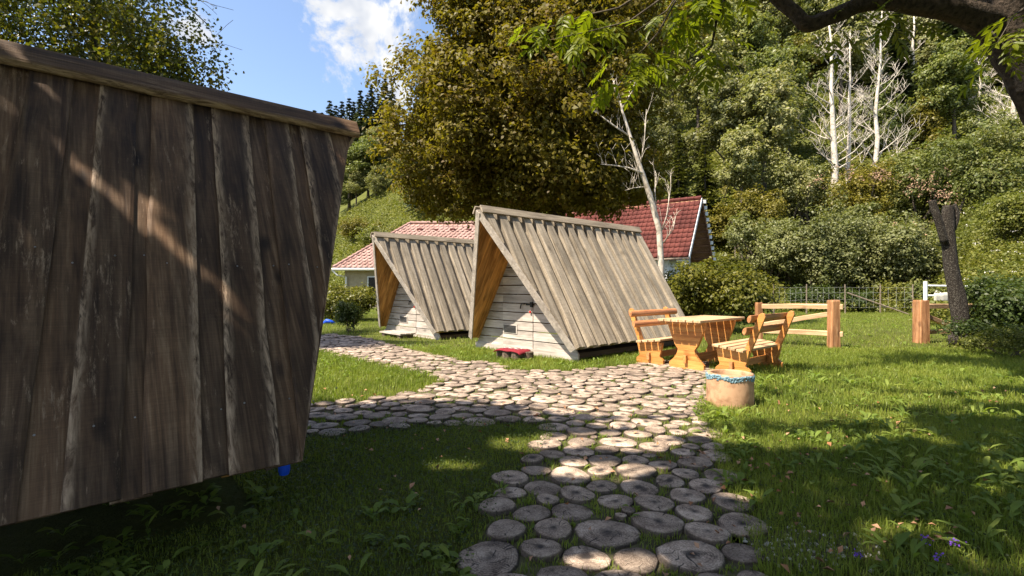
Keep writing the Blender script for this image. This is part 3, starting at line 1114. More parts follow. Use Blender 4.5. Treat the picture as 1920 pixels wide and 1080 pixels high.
# white barge boards, rafters and battens under the gable overhang
for (q0, sgn) in ((e0, 1), (f0, -1)):
    tip = RG + ofs
    dirn = (tip - q0)
    ln = dirn.length
    dn = dirn.normalized()
    n_ = dn.cross(rd) * sgn
    if n_.z < 0:
        n_ = -n_
    g = Geo()
    g.verts([q0 + rd * .02 - n_ * .14, q0 + rd * .02 + n_ * .05, tip + rd * .02 + n_ * .05, tip + rd * .02 - n_ * .14,
             q0 + rd * .05 - n_ * .14, q0 + rd * .05 + n_ * .05, tip + rd * .05 + n_ * .05, tip + rd * .05 - n_ * .14],
            [(0, 1, 2, 3), (7, 6, 5, 4), (0, 4, 5, 1), (1, 5, 6, 2), (2, 6, 7, 3), (3, 7, 4, 0)])
    g.build('barge_board', M['white_paint'] if sgn > 0 else M['brown_board'], hb)
    for i in range(9):
        c = q0 + dirn * ((i + .5) / 9) - n_ * .06
        Geo().tube([c - rd * 1.1, c - rd * .02], [.05, .05], 4).build('rafter', M['brown_board'], hb)
# the far edge shows the tile ends as a stair of pale blocks
for i in range(11):
    c = f0 + (RG + ofs - f0) * ((i + .5) / 11)
    Geo().box(c + rd * .12 + Vector((0, 0, -.02)), (.16, .16, .20)).build('verge_tile', M['white_wall'], ro)
wl = Geo()
gw = rd * -1.15
pts = [e0 + gw - rp * .5, f0 + gw + rp * .5]
a0, b0 = pts[0], pts[1]
top_ = RG + ofs + gw - Vector((0, 0, .15))
wl.verts([Vector((a0.x, a0.y, -1)), Vector((b0.x, b0.y, -1)), b0 + Vector((0, 0, .3)), top_ - rp * 0 - Vector((0, 0, .3)), a0 + Vector((0, 0, .3))], [(0, 1, 2, 3, 4)])
c0 = a0 - rd * (LEN - 1.5)
wl.verts([Vector((a0.x, a0.y, -1)), Vector((c0.x, c0.y, -1)), c0 + Vector((0, 0, .3)), a0 + Vector((0, 0, .3))], [(0, 1, 2, 3)])
d0_ = b0 - rd * (LEN - 1.5)
wl.verts([Vector((b0.x, b0.y, -1)), Vector((d0_.x, d0_.y, -1)), d0_ + Vector((0, 0, .3)), b0 + Vector((0, 0, .3))], [(0, 1, 2, 3)])
wo = wl.build('wall', M['white_wall'], hb)
sl = wo.modifiers.new('solid', 'SOLIDIFY')
sl.thickness = .2
Geo().tube([e0 - rd * LEN - up * .08, e0 + rd * .05 - up * .08], [.06, .06], 8).build('gutter', M['rust'], hb)
Geo().box((a0 + gw * .0 - rp * 1.2 + rd * .12 + Vector((0, 0, -.1))), (.5, 2.4, .12), Matrix.Rotation(-al, 3, 'Z')).build('tie_beam', M['gutter'], hb)

# long house with the faded red hipped roof
ha = empty('house', (-4.0, 38.0, 0), 0, label='long house with a faded pink-red hipped tile roof', cat='house')
x0, x1, yE, zE, yR, zR = -7.9, 11.5, -5.0, 2.65, 0.6, 6.35
hipL, hipR = -3.9, 8.5
rf = Geo()
cs = [(x0, yE, zE), (x1, yE, zE), (x1, 6.2, zE), (x0, 6.2, zE), (hipL, yR, zR), (hipR, yR, zR)]
rf.verts(cs, [(0, 1, 5, 4), (1, 2, 5), (2, 3, 4, 5), (3, 0, 4), (3, 2, 1, 0)])
rfo = rf.build('roof', M['brown_board'], ha)
o3 = Vector((x0, yE, zE))
upv = Vector((0, yR - yE, zR - zE))
SL3 = upv.length
upv.normalize()
n3 = Vector((1, 0, 0)).cross(upv)
add('roof_tiles', tile_field(o3 + n3 * .03, Vector((1, 0, 0)), upv, n3,
                             lambda v: ((hipL - x0) * v / SL3, (x1 - x0) - (x1 - hipR) * v / SL3), SL3, .36, .40, hr, .07), rfo, M['tile_pink'], kind='stuff')
o4 = Vector((x0, 6.2, zE))
mid = Vector((x0, yR, zE))
up4 = (Vector((hipL, yR, zR)) - mid)
SL4 = up4.length
up4.normalize()
n4 = Vector((0, -1, 0)).cross(up4)
add('roof_tiles', tile_field(o4 + n4 * .03, Vector((0, -1, 0)), up4, n4, lambda v: (5.6 * v / SL4, 11.2 - 5.6 * v / SL4), SL4, .36, .40, hr, .07), rfo, M['tile_pink'], kind='stuff')
for (p, q) in (((x0, yE, zE), (hipL, yR, zR)), ((hipL, yR, zR), (hipR, yR, zR)), ((x1, yE, zE), (hipR, yR, zR)), ((x0, 6.2, zE), (hipL, yR, zR))):
    p, q = Vector(p), Vector(q)
    n = int((q - p).length / .42)
    for i in range(n):
        a, b = p.lerp(q, i / n), p.lerp(q, (i + 1.1) / n)
        Geo().tube([a + Vector((0, 0, .09)), b + Vector((0, 0, .07))], [.13, .10], 7).build('ridge_tile', M['tile_pink'], rfo)
for i in range(9):
    Geo().box((hipL + .9 + i * 1.25, yR - 1.05, zR - .62 + (.0 if i % 2 else .05)), (.36, .22, .16)).build('snow_guard', M['tile_dark'], rfo)
wa = Geo().box((1.8, .6, 1.0), (x1 - x0 - 1.2, 10.2, 3.2)).build('wall', M['render_wall'], ha)
for x in (-5.2, -1.5, 2.0, 5.5):
    wn_ = Geo().box((x, -4.53, 1.55), (1.1, .06, 1.2)).build('window', M['white_paint'], ha)
    Geo().box((x, -4.57, 1.55), (.94, .04, 1.04)).build('pane', M['iron'], wn_)
Geo().tube([(x0 - .05, yE - .1, zE - .06), (x1, yE - .1, zE - .06)], [.09, .09], 8).build('gutter', M['gutter'], ha)
Geo().tube([(x0 - .05, yE - .1, zE - .1), (x0 + .3, yE - .05, zE - .45), (x0 + .75, yE + .35, zE - .55), (x0 + .75, yE + .42, 0)], [.06] * 4, 7).build('downpipe', M['gutter'], ha)


# ------------------------------------------------------------------ picnic table and benches
def hourglass(bot, waist, top, h, n=5):
    """half profile curves of a sawn end panel"""
    right = [(bot, 0), (bot, .09), (bot - .03, .12)]
    for i in range(n + 1):
        t = i / n
        right.append((waist + (bot - .03 - waist) * (1 - t) ** 2, .12 + (h * .42 - .12) * t))
    for i in range(1, n + 1):
        t = i / n
        right.append((waist + (top - waist) * t ** .7, h * .42 + h * .5 * t))
    right.append((top, h))
    return right + [(-x, y) for x, y in right[::-1]]


def to_yz(x0):
    return lambda x, y, z: (x0 + z, x, y)


def panel(root, prof, x, th, mat, nboards, h):
    """end panel made of stacked horizontal boards"""
    for k in range(nboards):
        za, zb = h * k / nboards, h * (k + 1) / nboards - .003
        q = clip(clip(prof, lambda p: p[1] - za), lambda p: zb - p[1])
        if len(q) < 3:
            continue
        Geo().prism(q, -th / 2, th / 2, to_yz(x)).build('panel_board', mat, root)


def make_bench(loc, rz, label):
    r = empty('bench', loc, rz, label=label, cat='bench', group='picnic benches')
    rng = random.Random(loc[0])
    # local x along the seat, +y towards the back
    for x in (-.62, .62):
        panel(r, hourglass(.27, .20, .25, .40), x, .055, M['pine_v'], 3, .40)
        # slanting back post
        g = Geo()
        p0, p1 = Vector((x * .93, .10, .10)), Vector((x * .93, .44, .97))
        d = (p1 - p0).normalized()
        nn = Vector((0, d.z, -d.y))
        prof = [(0, -.05), ((p1 - p0).length - .04, -.05), ((p1 - p0).length, -.02), ((p1 - p0).length, .02), ((p1 - p0).length - .04, .05), (0, .05)]
        g.prism(prof, -.025, .025, lambda a, b, c: tuple(p0 + d * a + nn * b + Vector((c, 0, 0))))
        g.build('back_post', M['pine_v'], r, bevel=.006)
        # wedge through the panel
        Geo().box((x * 1.09, 0, .15), (.05, .05, .12)).build('wedge', M['pine_red'], r)
    Geo().box((0, .0, .15), (1.36, .045, .11)).build('stretcher', M['pine'], r, bevel=.006)
    for k in range(4):
        y = -.225 + k * .128
        Geo().box((0, y, .432 - k * .016 + .012), (1.5, .108, .042), Matrix.Rotation(-.10, 3, 'X')).build('seat_plank', M['pine_top'], r, bevel=.008)
    for (y, z) in ((.285, .70), (.355, .885)):
        g = Geo()
        prof = [(.055 * math.cos(a) * .8, .06 * math.sin(a)) for a in [math.pi / 2 + i * math.pi / 7 for i in range(8)]] + [(.012, -.06), (.02, 0), (.012, .06)]
        g.prism(prof[:-1], -.78, .78, lambda a, b, c: (c, a, b))
        g.build('back_log', M['pine_red'], r, Matrix.Translation((0, y - .03, z)) @ Matrix.Rotation(-.37, 4, 'X'), bevel=.006)
    return r


make_bench((3.90, 8.12, 0), RZ + math.pi, 'pine bench with its back to the lawn, behind the ochre planter')
make_bench((2.92, 9.22, 0), RZ, 'pine bench between the picnic table and the cabin roof')
tb = empty('picnic_table', (3.3, 8.6, 0), RZ, label='pine picnic table between two benches', cat='table')
for x in (-.52, .52):
    panel(tb, hourglass(.31, .15, .33, .79), x, .06, M['pine_v'], 5, .79)
    Geo().box((x * 1.1, 0, .17), (.05, .05, .13)).build('wedge', M['pine_red'], tb)
Geo().box((0, 0, .17), (1.2, .05, .12)).build('stretcher', M['pine'], tb, bevel=.006)
for k in range(6):
    Geo().box((0, -.325 + k * .13, .815), (1.6, .116, .042)).build('top_plank', M['pine_top'], tb, bevel=.006)
for x in (-.72, .72):
    Geo().box((x, 0, .775), (.06, .7, .035)).build('cleat', M['pine'], tb)

# ------------------------------------------------------------------ ochre planter ring with flaking blue rim
pl = empty('planter', (2.54, 5.78, 0), .3, label='round ochre concrete planter ring with flaking blue rim', cat='planter')
n = 40
prof = [(.245, -.05), (.255, .02), (.257, .10), (.256, .2), (.254, .28), (.253, .33), (.256, .345), (.25, .365), (.215, .37), (.205, .355), (.208, .25), (.208, .0)]
V, Fc = [], []
pr = random.Random(8)
for i in range(n):
    a = 2 * math.pi * i / n
    for (r, z) in prof:
        r2 = r * (1 + .006 * math.sin(3 * a) + pr.uniform(-.003, .003))
        V.append((r2 * math.cos(a), r2 * math.sin(a), z))
m_ = len(prof)
for i in range(n):
    for k in range(m_ - 1):
        a, b = i * m_ + k, ((i + 1) % n) * m_ + k
        Fc.append((a, b, b + 1, a + 1))
Geo().verts(V, Fc).build('ring', M['clay'], pl, smooth=True)
V = [(0, 0, .30)] + [(.208 * math.cos(2 * math.pi * i / n), .208 * math.sin(2 * math.pi * i / n), .29 + pr.uniform(-.01, .01)) for i in range(n)]
Geo().verts(V, [(0, 1 + i, 1 + (i + 1) % n) for i in range(n)]).build('gravel_fill', M['gravel'], pl, smooth=True)
g = Geo()
for i in range(520):
    a = pr.uniform(0, 2 * math.pi)
    z = .358 - abs(pr.gauss(0, .022)) - .014 * (1 + math.sin(a * 5)) * pr.random()
    r, s = .255, pr.uniform(.008, .020)
    t = Vector((-math.sin(a), math.cos(a), 0))
    o_ = Vector((math.cos(a), math.sin(a), 0))
    c = o_ * r + Vector((0, 0, z))
    k = pr.randint(5, 7)
    ring = [c + t * s * math.cos(q * 6.283 / k) * pr.uniform(.7, 1.3) + Vector((0, 0, s * .8 * math.sin(q * 6.283 / k) * pr.uniform(.7, 1.3))) for q in range(k)]
    g.verts(ring + [c + o_ * pr.uniform(.006, .014)], [(q, (q + 1) % k, k) for q in range(k)])
g.build('blue_crust', M['blue_crust'], pl, kind='stuff')


# ------------------------------------------------------------------ fences
def fence_post(parent, x, y, w, h, seed):
    r = random.Random(seed)
    V = []
    n = 10
    for k, (z, s) in enumerate(((-.1, 1.06), (.1, 1.03), (.5, 1.0), (h - .03, .98), (h, .92))):
        for i in range(n):
            a = 2 * math.pi * (i + .5) / n
            q = 1 / max(abs(math.cos(a)), abs(math.sin(a))) ** .75 * (1 + r.uniform(-.03, .03))
            V.append((x + w / 2 * s * q * math.cos(a), y + w / 2 * s * q * math.sin(a), z + (r.uniform(-.01, .01) if k == 4 else 0)))
    Fc = [(k * n + i, k * n + (i + 1) % n, (k + 1) * n + (i + 1) % n, (k + 1) * n + i) for k in range(4) for i in range(n)]
    Fc.append(tuple(4 * n + i for i in range(n)))
    return Geo().verts(V, Fc).build('post', M['post'], parent)


def rail(parent, p, q, r=.05, name='rail'):
    p, q = Vector(p), Vector(q)
    d = q - p
    L = d.length
    rr = random.Random(p.x)
    g = Geo()
    m = 5
    prof = [(-1, -1.2), (1, -1.2), (1.05, .9), (.6, 1.3), (-.6, 1.3), (-1.05, .9)]
    V = []
    for i in range(m + 1):
        wob = Vector((0, rr.uniform(-.006, .006), rr.uniform(-.008, .008)))
        V += [tuple(Vector((L * i / m, a * r * .75, b * r * .85)) + wob) for a, b in prof]
    k = len(prof)
    Fc = [(i * k + j, (i + 1) * k + j, (i + 1) * k + (j + 1) % k, i * k + (j + 1) % k) for i in range(m) for j in range(k)]
    Fc += [tuple(range(k)), tuple(m * k + j for j in range(k))[::-1]]
    g.verts(V, Fc)
    ex = d.normalized()
    ey = Vector((0, 0, 1)).cross(ex).normalized()
    mx = Matrix((ex, ey, ex.cross(ey))).transposed().to_4x4()
    mx.translation = p
    return g.build(name, M['rail'], parent, mx)


fl = empty('rail_fence', (6.7, 11.7, 0), 0, label='rail fence section with two posts behind the bench', cat='fence')
A, B = Vector((6.12, 12.3, 0)) - Vector(fl.location), Vector((7.26, 11.2, 0)) - Vector(fl.location)
fence_post(fl, A.x, A.y, .17, .99, 1)
fence_post(fl, B.x, B.y, .235, 1.07, 2)
ex = (B - A).normalized()
rail(fl, A - ex * .05 + Vector((0, .0, .90)), B + ex * .18 + Vector((0, 0, .93)), .052)
rail(fl, A + Vector((0, .02, .42)), B + Vector((0, .02, .78)), .05, 'brace')
rail(fl, A - ex * .05 + Vector((0, 0, .30)), B + ex * .18 + Vector((0, 0, .32)), .052)
fr = empty('rail_fence', (10.5, 12.4, 0), 0, label='rail fence section with a thick post at the dead tree stump', cat='fence')
A, B = Vector((10.06, 12.2, 0)) - Vector(fr.location), Vector((12.1, 12.75, 0)) - Vector(fr.location)
fence_post(fr, A.x, A.y, .29, 1.05, 3)
fence_post(fr, B.x, B.y, .24, 1.0, 4)
rail(fr, A + Vector((0, .03, .90)), B + Vector((0, .03, .88)), .055)
rail(fr, A + Vector((0, .05, .72)), A.lerp(B, .6) + Vector((0, .05, .34)), .05, 'brace')
rail(fr, A + Vector((0, .03, .26)), B + Vector((0, .03, .26)), .05)

wf = empty('wire_fence', (17, 26, 0), 0, label='thin wire mesh fence along the back of the lawn', cat='fence')
wp = [(13.2, 25.0), (15.2, 25.6), (17.6, 26.2), (19.6, 26.4), (21.0, 26.0)]
wr = random.Random(3)
for i, (x, y) in enumerate(wp):
    Geo().tube([(x - 17, y - 26, -.2), (x - 17 + wr.uniform(-.04, .04), y - 26, 1.55)], [.04, .03], 6).build('post', M['rust'], wf)
for i in range(len(wp) - 1):
    a, b = Vector((*wp[i], 0)) - Vector((17, 26, 0)), Vector((*wp[i + 1], 0)) - Vector((17, 26, 0))
    g = Geo()
    for z in (.35, .75, 1.12, 1.4):
        m_pt = a.lerp(b, .5) + Vector((0, 0, z - .05))
        g.tube([a + Vector((0, 0, z)), m_pt, b + Vector((0, 0, z))], [.008] * 3, 3)
    k = int((b - a).length / .34)
    for q in range(1, k):
        c = a.lerp(b, q / k)
        g.tube([c + Vector((0, 0, .3)), c + Vector((0, 0, 1.38))], [.004, .004], 3)
    g.build('wire_mesh', M['wire'], wf, kind='stuff')
Geo().tube([(wp[2][0] - 17 + .1, wp[2][1] - 26, 1.1), (wp[2][0] - 17 + 2.6, wp[2][1] - 27.0, .0)], [.035, .03], 6).build('brace', M['rust'], wf)

gt = empty('gate', (16.75, 20.1, 0), -.15, label='white tube gate beyond the dead tree stump', cat='gate')
for x in (0, 2.6):
    Geo().tube([(x, 0, -.1), (x, 0, 1.62)], [.07, .07], 8).build('gate_post', M['white_paint'], gt)
for z in (1.45, 1.05, .62):
    Geo().tube([(0, 0, z), (2.6, 0, z - .06)], [.035, .035], 6).build('gate_rail', M['white_paint'], gt)
Geo().tube([(0, 0, .65), (2.6, 0, 1.35)], [.028, .028], 6).build('gate_brace', M['white_paint'], gt)
V = [(.28 + .55 * i / 6, -.06 - .02 * math.sin(i * 2.1) + .01 * j, 1.16 - .42 * j / 3 - .02 * math.sin(i)) for j in range(4) for i in range(7)]
cl = Geo().verts(V, [(j * 7 + i, j * 7 + i + 1, j * 7 + i + 8, j * 7 + i + 7) for j in range(3) for i in range(6)]).build('sack_cloth', M['cloth'], None, smooth=True,
    label='pale grey sack cloth hung on the white gate', cat='cloth')
cl.location = gt.location
cl.rotation_euler = gt.rotation_euler
cl.modifiers.new('solid', 'SOLIDIFY').thickness = .015


# ------------------------------------------------------------------ plants
def unit(v):
    return v / np.maximum(np.linalg.norm(v, axis=-1, keepdims=True), 1e-9)


def leaf_quads(C, N, S, rng, aspect=.62, fold=.18, T=None):
    """one folded kite for each leaf"""
    n = len(C)
    if T is None:
        T = rng.normal(size=(n, 3))
    T = unit(T - N * (T * N).sum(1, keepdims=True))
    B = np.cross(N, T)
    S = np.asarray(S)[:, None]
    asp = aspect * rng.uniform(.8, 1.2, (n, 1))
    V = np.stack([C - T * S * .5, C + B * S * asp * .5 + N * S * fold, C + T * S * .55, C - B * S * asp * .5 + N * S * fold], 1).reshape(-1, 3)
    return V, np.arange(4 * n).reshape(n, 4)


def lobe_noise(D, rng, amp, k=7, fr=3.2):
    out = np.zeros(len(D))
    for _ in range(k):
        w = rng.normal(size=3) * fr
        out += np.sin(D @ w + rng.uniform(0, 6.28))
    return 1 + amp * out / math.sqrt(k)


def crown_points(rng, lobes, n_clump, per, csig, shell=.45, amp=.22, zmin=None):
    vol = np.array([(l[1][0] * l[1][1] * l[1][2]) ** .67 for l in lobes])
    idx = rng.choice(len(lobes), n_clump, p=vol / vol.sum())
    D = unit(rng.normal(size=(n_clump, 3)))
    c = np.array([l[0] for l in lobes])[idx]
    r = np.array([l[1] for l in lobes])[idx]
    mod = lobe_noise(D + idx[:, None] * 1.7, rng, amp)
    rad = rng.uniform(0, 1, n_clump) ** shell * mod
    P = c + D * r * rad[:, None]
    if zmin is not None:
        k = P[:, 2] > zmin
        P, D = P[k], D[k]
    # each clump is a small dome of leaves: light on its upper side, dark below and within
    m = len(P) * per
    d2 = unit(rng.normal(size=(m, 3)) + np.array([0, 0, .35]))
    rr = csig * np.repeat(rng.uniform(.6, 1.35, len(P)), per) * rng.uniform(0, 1, m) ** .45
    C = np.repeat(P, per, 0) + d2 * rr[:, None] * np.array([1.1, 1.1, .8])
    Dn = np.repeat(D, per, 0)
    N = unit(d2 * .7 + Dn * .3 + np.array([0, 0, .45]) + rng.normal(size=C.shape) * .42)
    return C, N, P


def crown_mesh(name, rng, lobes, n_clump, per, csig, size, mat, keep=None, **kw):
    C, N, P = crown_points(rng, lobes, n_clump, per, csig, **kw)
    if keep is not None:
        k = keep(C)
        C, N = C[k], N[k]
    V, Q = leaf_quads(C, N, rng.uniform(size * .65, size * 1.25, len(C)), rng)
    me = np_mesh(name, V, Q)
    me.materials.append(mat)
    return me, P


def branchy(g, rng, p, d, length, rad, level, spread=.7, droop=0.0, seg=4, nkids=4, n=6, minr=.004, up=.15):
    pts, rads = [Vector(p)], [rad]
    d = Vector(d).normalized()
    cur = Vector(p)
    for i in range(seg):
        d = (d + Vector((rng.uniform(-1, 1), rng.uniform(-1, 1), rng.uniform(-1, 1))) * .16 + Vector((0, 0, up if level else .02)) * .35 - Vector((0, 0, droop))).normalized()
        cur = cur + d * length / seg
        pts.append(cur.copy())
        rads.append(max(minr, rad * (1 - .8 * (i + 1) / seg)))
    g.tube(pts, rads, max(3, n), cap=False)
    if level <= 0:
        return
    for k in range(nkids):
        t = rng.uniform(.3, 1.0)
        i = min(seg - 1, int(t * seg))
        q = pts[i].lerp(pts[i + 1], t * seg - i)
        az = rng.uniform(0, 6.283)
        side = Vector((math.cos(az), math.sin(az), rng.uniform(-.1, .5)))
        branchy(g, rng, q, (d * (1 - spread) + side * spread), length * rng.uniform(.38, .6), max(minr, rads[i] * .5), level - 1, spread, droop, max(2, seg - 1), nkids, max(3, n - 1), minr, up)


def bark_tube(pts, rads, n=18, rings=44, seed=0, amp=.12, fr=5.0, flare=0.0):
    """thick trunk or limb with ridged bark; the path is smoothed between the given points"""
    pts = [Vector(p) for p in pts]
    m = len(pts)
    P, Rr = [], []
    for i in range(rings):
        t = i / (rings - 1) * (m - 1)
        k = min(m - 2, int(t))
        f = t - k
        p0, p1, p2, p3 = pts[max(k - 1, 0)], pts[k], pts[k + 1], pts[min(k + 2, m - 1)]
        P.append(.5 * ((2 * p1) + (p2 - p0) * f + (2 * p0 - 5 * p1 + 4 * p2 - p3) * f * f + (3 * p1 - p0 - 3 * p2 + p3) * f ** 3))
        Rr.append((rads[k] * (1 - f) + rads[k + 1] * f) * (1 + flare * max(0, 1 - t) ** 2))
    g = Geo().tube(P, Rr, n)
    out = []
    for i in range(rings):
        for k in range(n):
            v = Vector(g.v[i * n + k])
            a = 2 * math.pi * k / n
            q = Vector((math.cos(a) * fr * .5, math.sin(a) * fr * .5, i * .10 + seed))
            d = mnoise.noise(q) + .6 * mnoise.noise(q * 2.7) + .5 * mnoise.noise(Vector((k * 1.9, i * .28, seed * 3.1)))
            out.append(tuple(P[i] + (v - P[i]) * (1 + amp * d)))
    g.v = out
    return g


def trunk_geo(rng, base_r, h, lean=(0, 0), limbs=(), n=9, top_r=.3):
    g = Geo()
    pts, rads = [], []
    for i in range(7):
        t = i / 6
        pts.append((lean[0] * t * t + rng.uniform(-.03, .03) * h * .1 * (i > 0), lean[1] * t * t, -.2 + (h + .2) * t))
        rads.append(base_r * ((1.35 if i == 0 else 1.0) * (1 - t) + top_r * t))
    g.tube(pts, rads, n, rng=rng, rough=.06)
    for (z, to, r) in limbs:
        t = min(1, z / h)
        p = Vector((lean[0] * t * t, lean[1] * t * t, z))
        q = Vector(to)
        m1 = p.lerp(q, .5) + Vector((rng.uniform(-.1, .1), rng.uniform(-.1, .1), (q - p).length * .08))
        g.tube([p, m1, q], [r, r * .6, r * .15], 6)
    return g


# ---- the big maple behind the middle cabin
mr = np.random.default_rng(31)
prr = random.Random(31)
mt = empty('maple_tree', (1.75, 19.0, 0), 0, label='big maple with dense olive-gold crown behind the middle cabin', cat='tree')
lob = [((-1.2, 0, 9.3), (4.2, 4.2, 5.4)), ((-3.3, -.4, 7.4), (3.0, 3.0, 2.9)), ((-4.3, .2, 5.6), (2.1, 2.3, 1.5)), ((1.4, 0, 6.8), (2.6, 3.4, 3.0)), ((1.0, .4, 10.8), (3.6, 3.8, 3.8)),
       ((-.8, 0, 13.5), (3.2, 3.4, 3.4)), ((.2, -1.2, 5.4), (3.0, 2.4, 1.5)), ((-3.0, -1.0, 10.2), (2.2, 2.0, 2.2)), ((-1.6, -2.0, 6.4), (2.4, 1.8, 2.0))]
me, P = crown_mesh('crown', mr, lob, 2000, 84, .58, .165, M['maple'], shell=.26, amp=.22, zmin=4.0)
add('crown', me, mt)
lim = [(2.6 + i * .55, tuple(np.array(lob[i % len(lob)][0]) * .9), .16) for i in range(9)]
trunk_geo(prr, .36, 11, limbs=lim).build('trunk', M['bark'], mt, smooth=True)

# ---- birch behind the dark cabin
br = np.random.default_rng(5)
bt = empty('birch_tree', (-9.6, 11.4, 0), 0, label='birch with small drooping leaves above the dark cabin', cat='tree')
lob = [((.4, -.6, 8.0), (2.6, 2.4, 3.2)), ((2.3, -1.0, 6.4), (1.5, 1.6, 2.0)), ((-1.6, -1.2, 7.2), (2.2, 2.2, 2.6)), ((.0, 0, 11.0), (2.2, 2.2, 2.6)), ((1.2, -1.0, 5.6), (1.7, 1.6, 1.7)), ((-.8, -1.2, 5.2), (2.0, 1.7, 1.5))]
C, N, P = crown_points(br, lob, 2700, 1, .1, shell=.5, amp=.25)
# hanging sprays of leaves below each twig end
k = 30
dl = np.abs(br.normal(0, .42, (len(C), k)))
CC = np.repeat(C[:, None, :], k, 1) + br.normal(0, .11, (len(C), k, 3))
CC[..., 2] -= dl
CC = CC.reshape(-1, 3)
bx_, by_ = CC[:, 0] - 9.6 + PER_Z[0] * CC[:, 2], CC[:, 1] + 11.4 + PER_Z[1] * CC[:, 2]      # where each leaf's shadow lands
CC = CC[((bx_ + 1.8) / 2.6) ** 2 + ((by_ - 14.4) / 1.9) ** 2 > 1]  # crown trimmed: leaves that would shade the far cabin's roof are dropped
V, Q = leaf_quads(CC, unit(br.normal(size=CC.shape) + np.array([0, 0, .3])), br.uniform(.05, .095, len(CC)), br, .8)
me = np_mesh('crown', V, Q)
add('crown', me, bt, M['birch'])
prr = random.Random(5)
g = trunk_geo(prr, .17, 11.5)
for q in range(26):
    a = prr.uniform(0, 6.28)
    z = prr.uniform(3.5, 10.5)
    if math.cos(a) > .45:
        continue
    branchy(g, prr, (0, 0, z), (math.cos(a), math.sin(a), .5), prr.uniform(1.8, 3.0), .05, 2, .6, .10, 5, 3, 4, .006, -.1)
g.build('trunk', M['bark_grey'], bt, smooth=True)

# ---- ash with the limb over the right corner, and the tree left of the camera; both shade the foreground
GAPS = [(.65, 3.62, .42, .22), (-.45, 3.75, .26, .12), (.25, 4.3, .5, .25), (1.6, 4.75, .55, .3), (2.24, 4.85, .7, .45), (1.2, 5.5, .9, .35),  # holes shaped into the unseen crowns so sun dapples land at set spots
        (3.3, 5.2, .9, .4), (2.6, 5.7, .9, .5), (2.2, 4.4, .5, .25), (2.9, 4.5, .9, .2), (1.0, 4.3, .5, .3), (6.2, 5.9, .9, .3), (7.6, 6.9, 1.2, .4), (6.0, 7.6, 1.6, .5), (4.4, 5.9, .9, .4), (5.6, 6.8, .9, .5), (4.2, 7.2, 1.4, .6), (6.8, 8.0, 1.2, .6)]


SLITS = [((-1.30, 3.80), (-1.16, 3.74), .012), ((-1.62, 3.52), (-1.52, 3.46), .015), ((-1.36, 3.45), (-1.22, 3.40), .012), ((-1.52, 4.01), (-1.45, 3.96), .03), ((-1.48, 3.72), (-1.34, 3.60), .035), ((-1.32, 3.67), (-1.13, 3.59), .04), ((-1.66, 3.75), (-1.62, 3.74), .03), ((-1.12, 3.55), (-1.0, 3.51), .025),  # narrow cuts in the crowns that lay sun streaks on the dark boards
         ((-1.62, 4.0), (-1.54, 4.06), .03), ((-1.12, 3.42), (-1.03, 3.33), .02), ((-1.75, 3.21), (-1.71, 3.19), .02)]


gq_ = random.Random(515)
GAPS += [(gq_.uniform(.35, 7.5), gq_.uniform(2.2, 6.4), gq_.uniform(.10, .34), gq_.uniform(.06, .17)) for _ in range(75)]  # scattered extra holes that dapple the rest of the foreground


def lit_gaps(C, ofs):
    W = C + np.array(ofs)
    gx, gy = W[:, 0] + PER_Z[0] * W[:, 2], W[:, 1] + PER_Z[1] * W[:, 2]
    k = np.ones(len(C), bool)
    for (x, y, rx, ry) in GAPS:
        k &= ((gx - x) / rx) ** 2 + ((gy - y) / ry) ** 2 > 1
    for (a, b, r) in SLITS:
        a, b = np.array(a), np.array(b)
        d = b - a
        t = np.clip(((gx - a[0]) * d[0] + (gy - a[1]) * d[1]) / (d @ d), 0, 1)
        k &= np.hypot(gx - a[0] - d[0] * t, gy - a[1] - d[1] * t) > r + .035
    # stay clear of the view and of the sunny middle of the yard
    el = (W[:, 2] - CAMZ) / np.maximum(W[:, 1], .01)
    k &= (W[:, 1] < .3) | (el > .66)
    k &= ~((gy > 5.9) & (gx < 3.2))
    return k


ar = np.random.default_rng(61)
ash = empty('ash_tree', (5.5, 4.4, 0), 0, label='ash tree whose dark limb and pinnate leaves hang across the top', cat='tree')
AO = Vector((5.5, 4.4, 0))
lob = [((-5.5, -2.6, 7.6), (3.0, 2.4, 1.5)), ((-2.5, -1.0, 7.8), (3.0, 2.6, 1.8)), ((-4.4, -4.2, 6.8), (3.2, 2.2, 1.4)), ((-.5, .5, 8.8), (3.0, 3.0, 2.2)), ((1.5, -1.5, 8.0), (2.6, 2.6, 2.0)), ((-1.5, -3.6, 7.2), (2.8, 2.2, 1.6))]
me, P = crown_mesh('crown', ar, lob, 1500, 30, .5, .2, M['canopy'], keep=lambda C: lit_gaps(C, AO), shell=.4)
add('crown', me, ash)
prr = random.Random(61)
Y0 = 4.1
TP = [(1.0, .3, -.2), (.55, .1, 1.0), tuple(at(2060, 330, 4.2) - AO), tuple(at(1978, 215, 4.15) - AO), tuple(at(1925, 120, Y0) - AO), tuple(at(1885, 45, Y0) - AO), tuple(at(1880, -60, Y0) - AO), tuple(at(1900, -260, Y0) - AO), tuple(at(1860, -520, Y0) - AO)]
g = bark_tube(TP, [.30, .27, .21, .185, .175, .165, .16, .15, .12], 20, 60, 3, .16, 7)
g.build('trunk', M['bark'], ash, smooth=True)
LP = [at(1872, 55, Y0) - AO, at(1800, 22, 4.0) - AO, at(1735, 12, 3.95) - AO, at(1680, 4, 3.9) - AO, at(1620, 6, 3.9) - AO, at(1565, 28, 3.85) - AO, at(1515, 45, 3.8) - AO, at(1488, 22, 3.8) - AO, at(1450, -8, 3.8) - AO,
      at(1380, -70, 3.7) - AO, at(1290, -120, 3.6) - AO, at(1150, -190, 3.6) - AO]
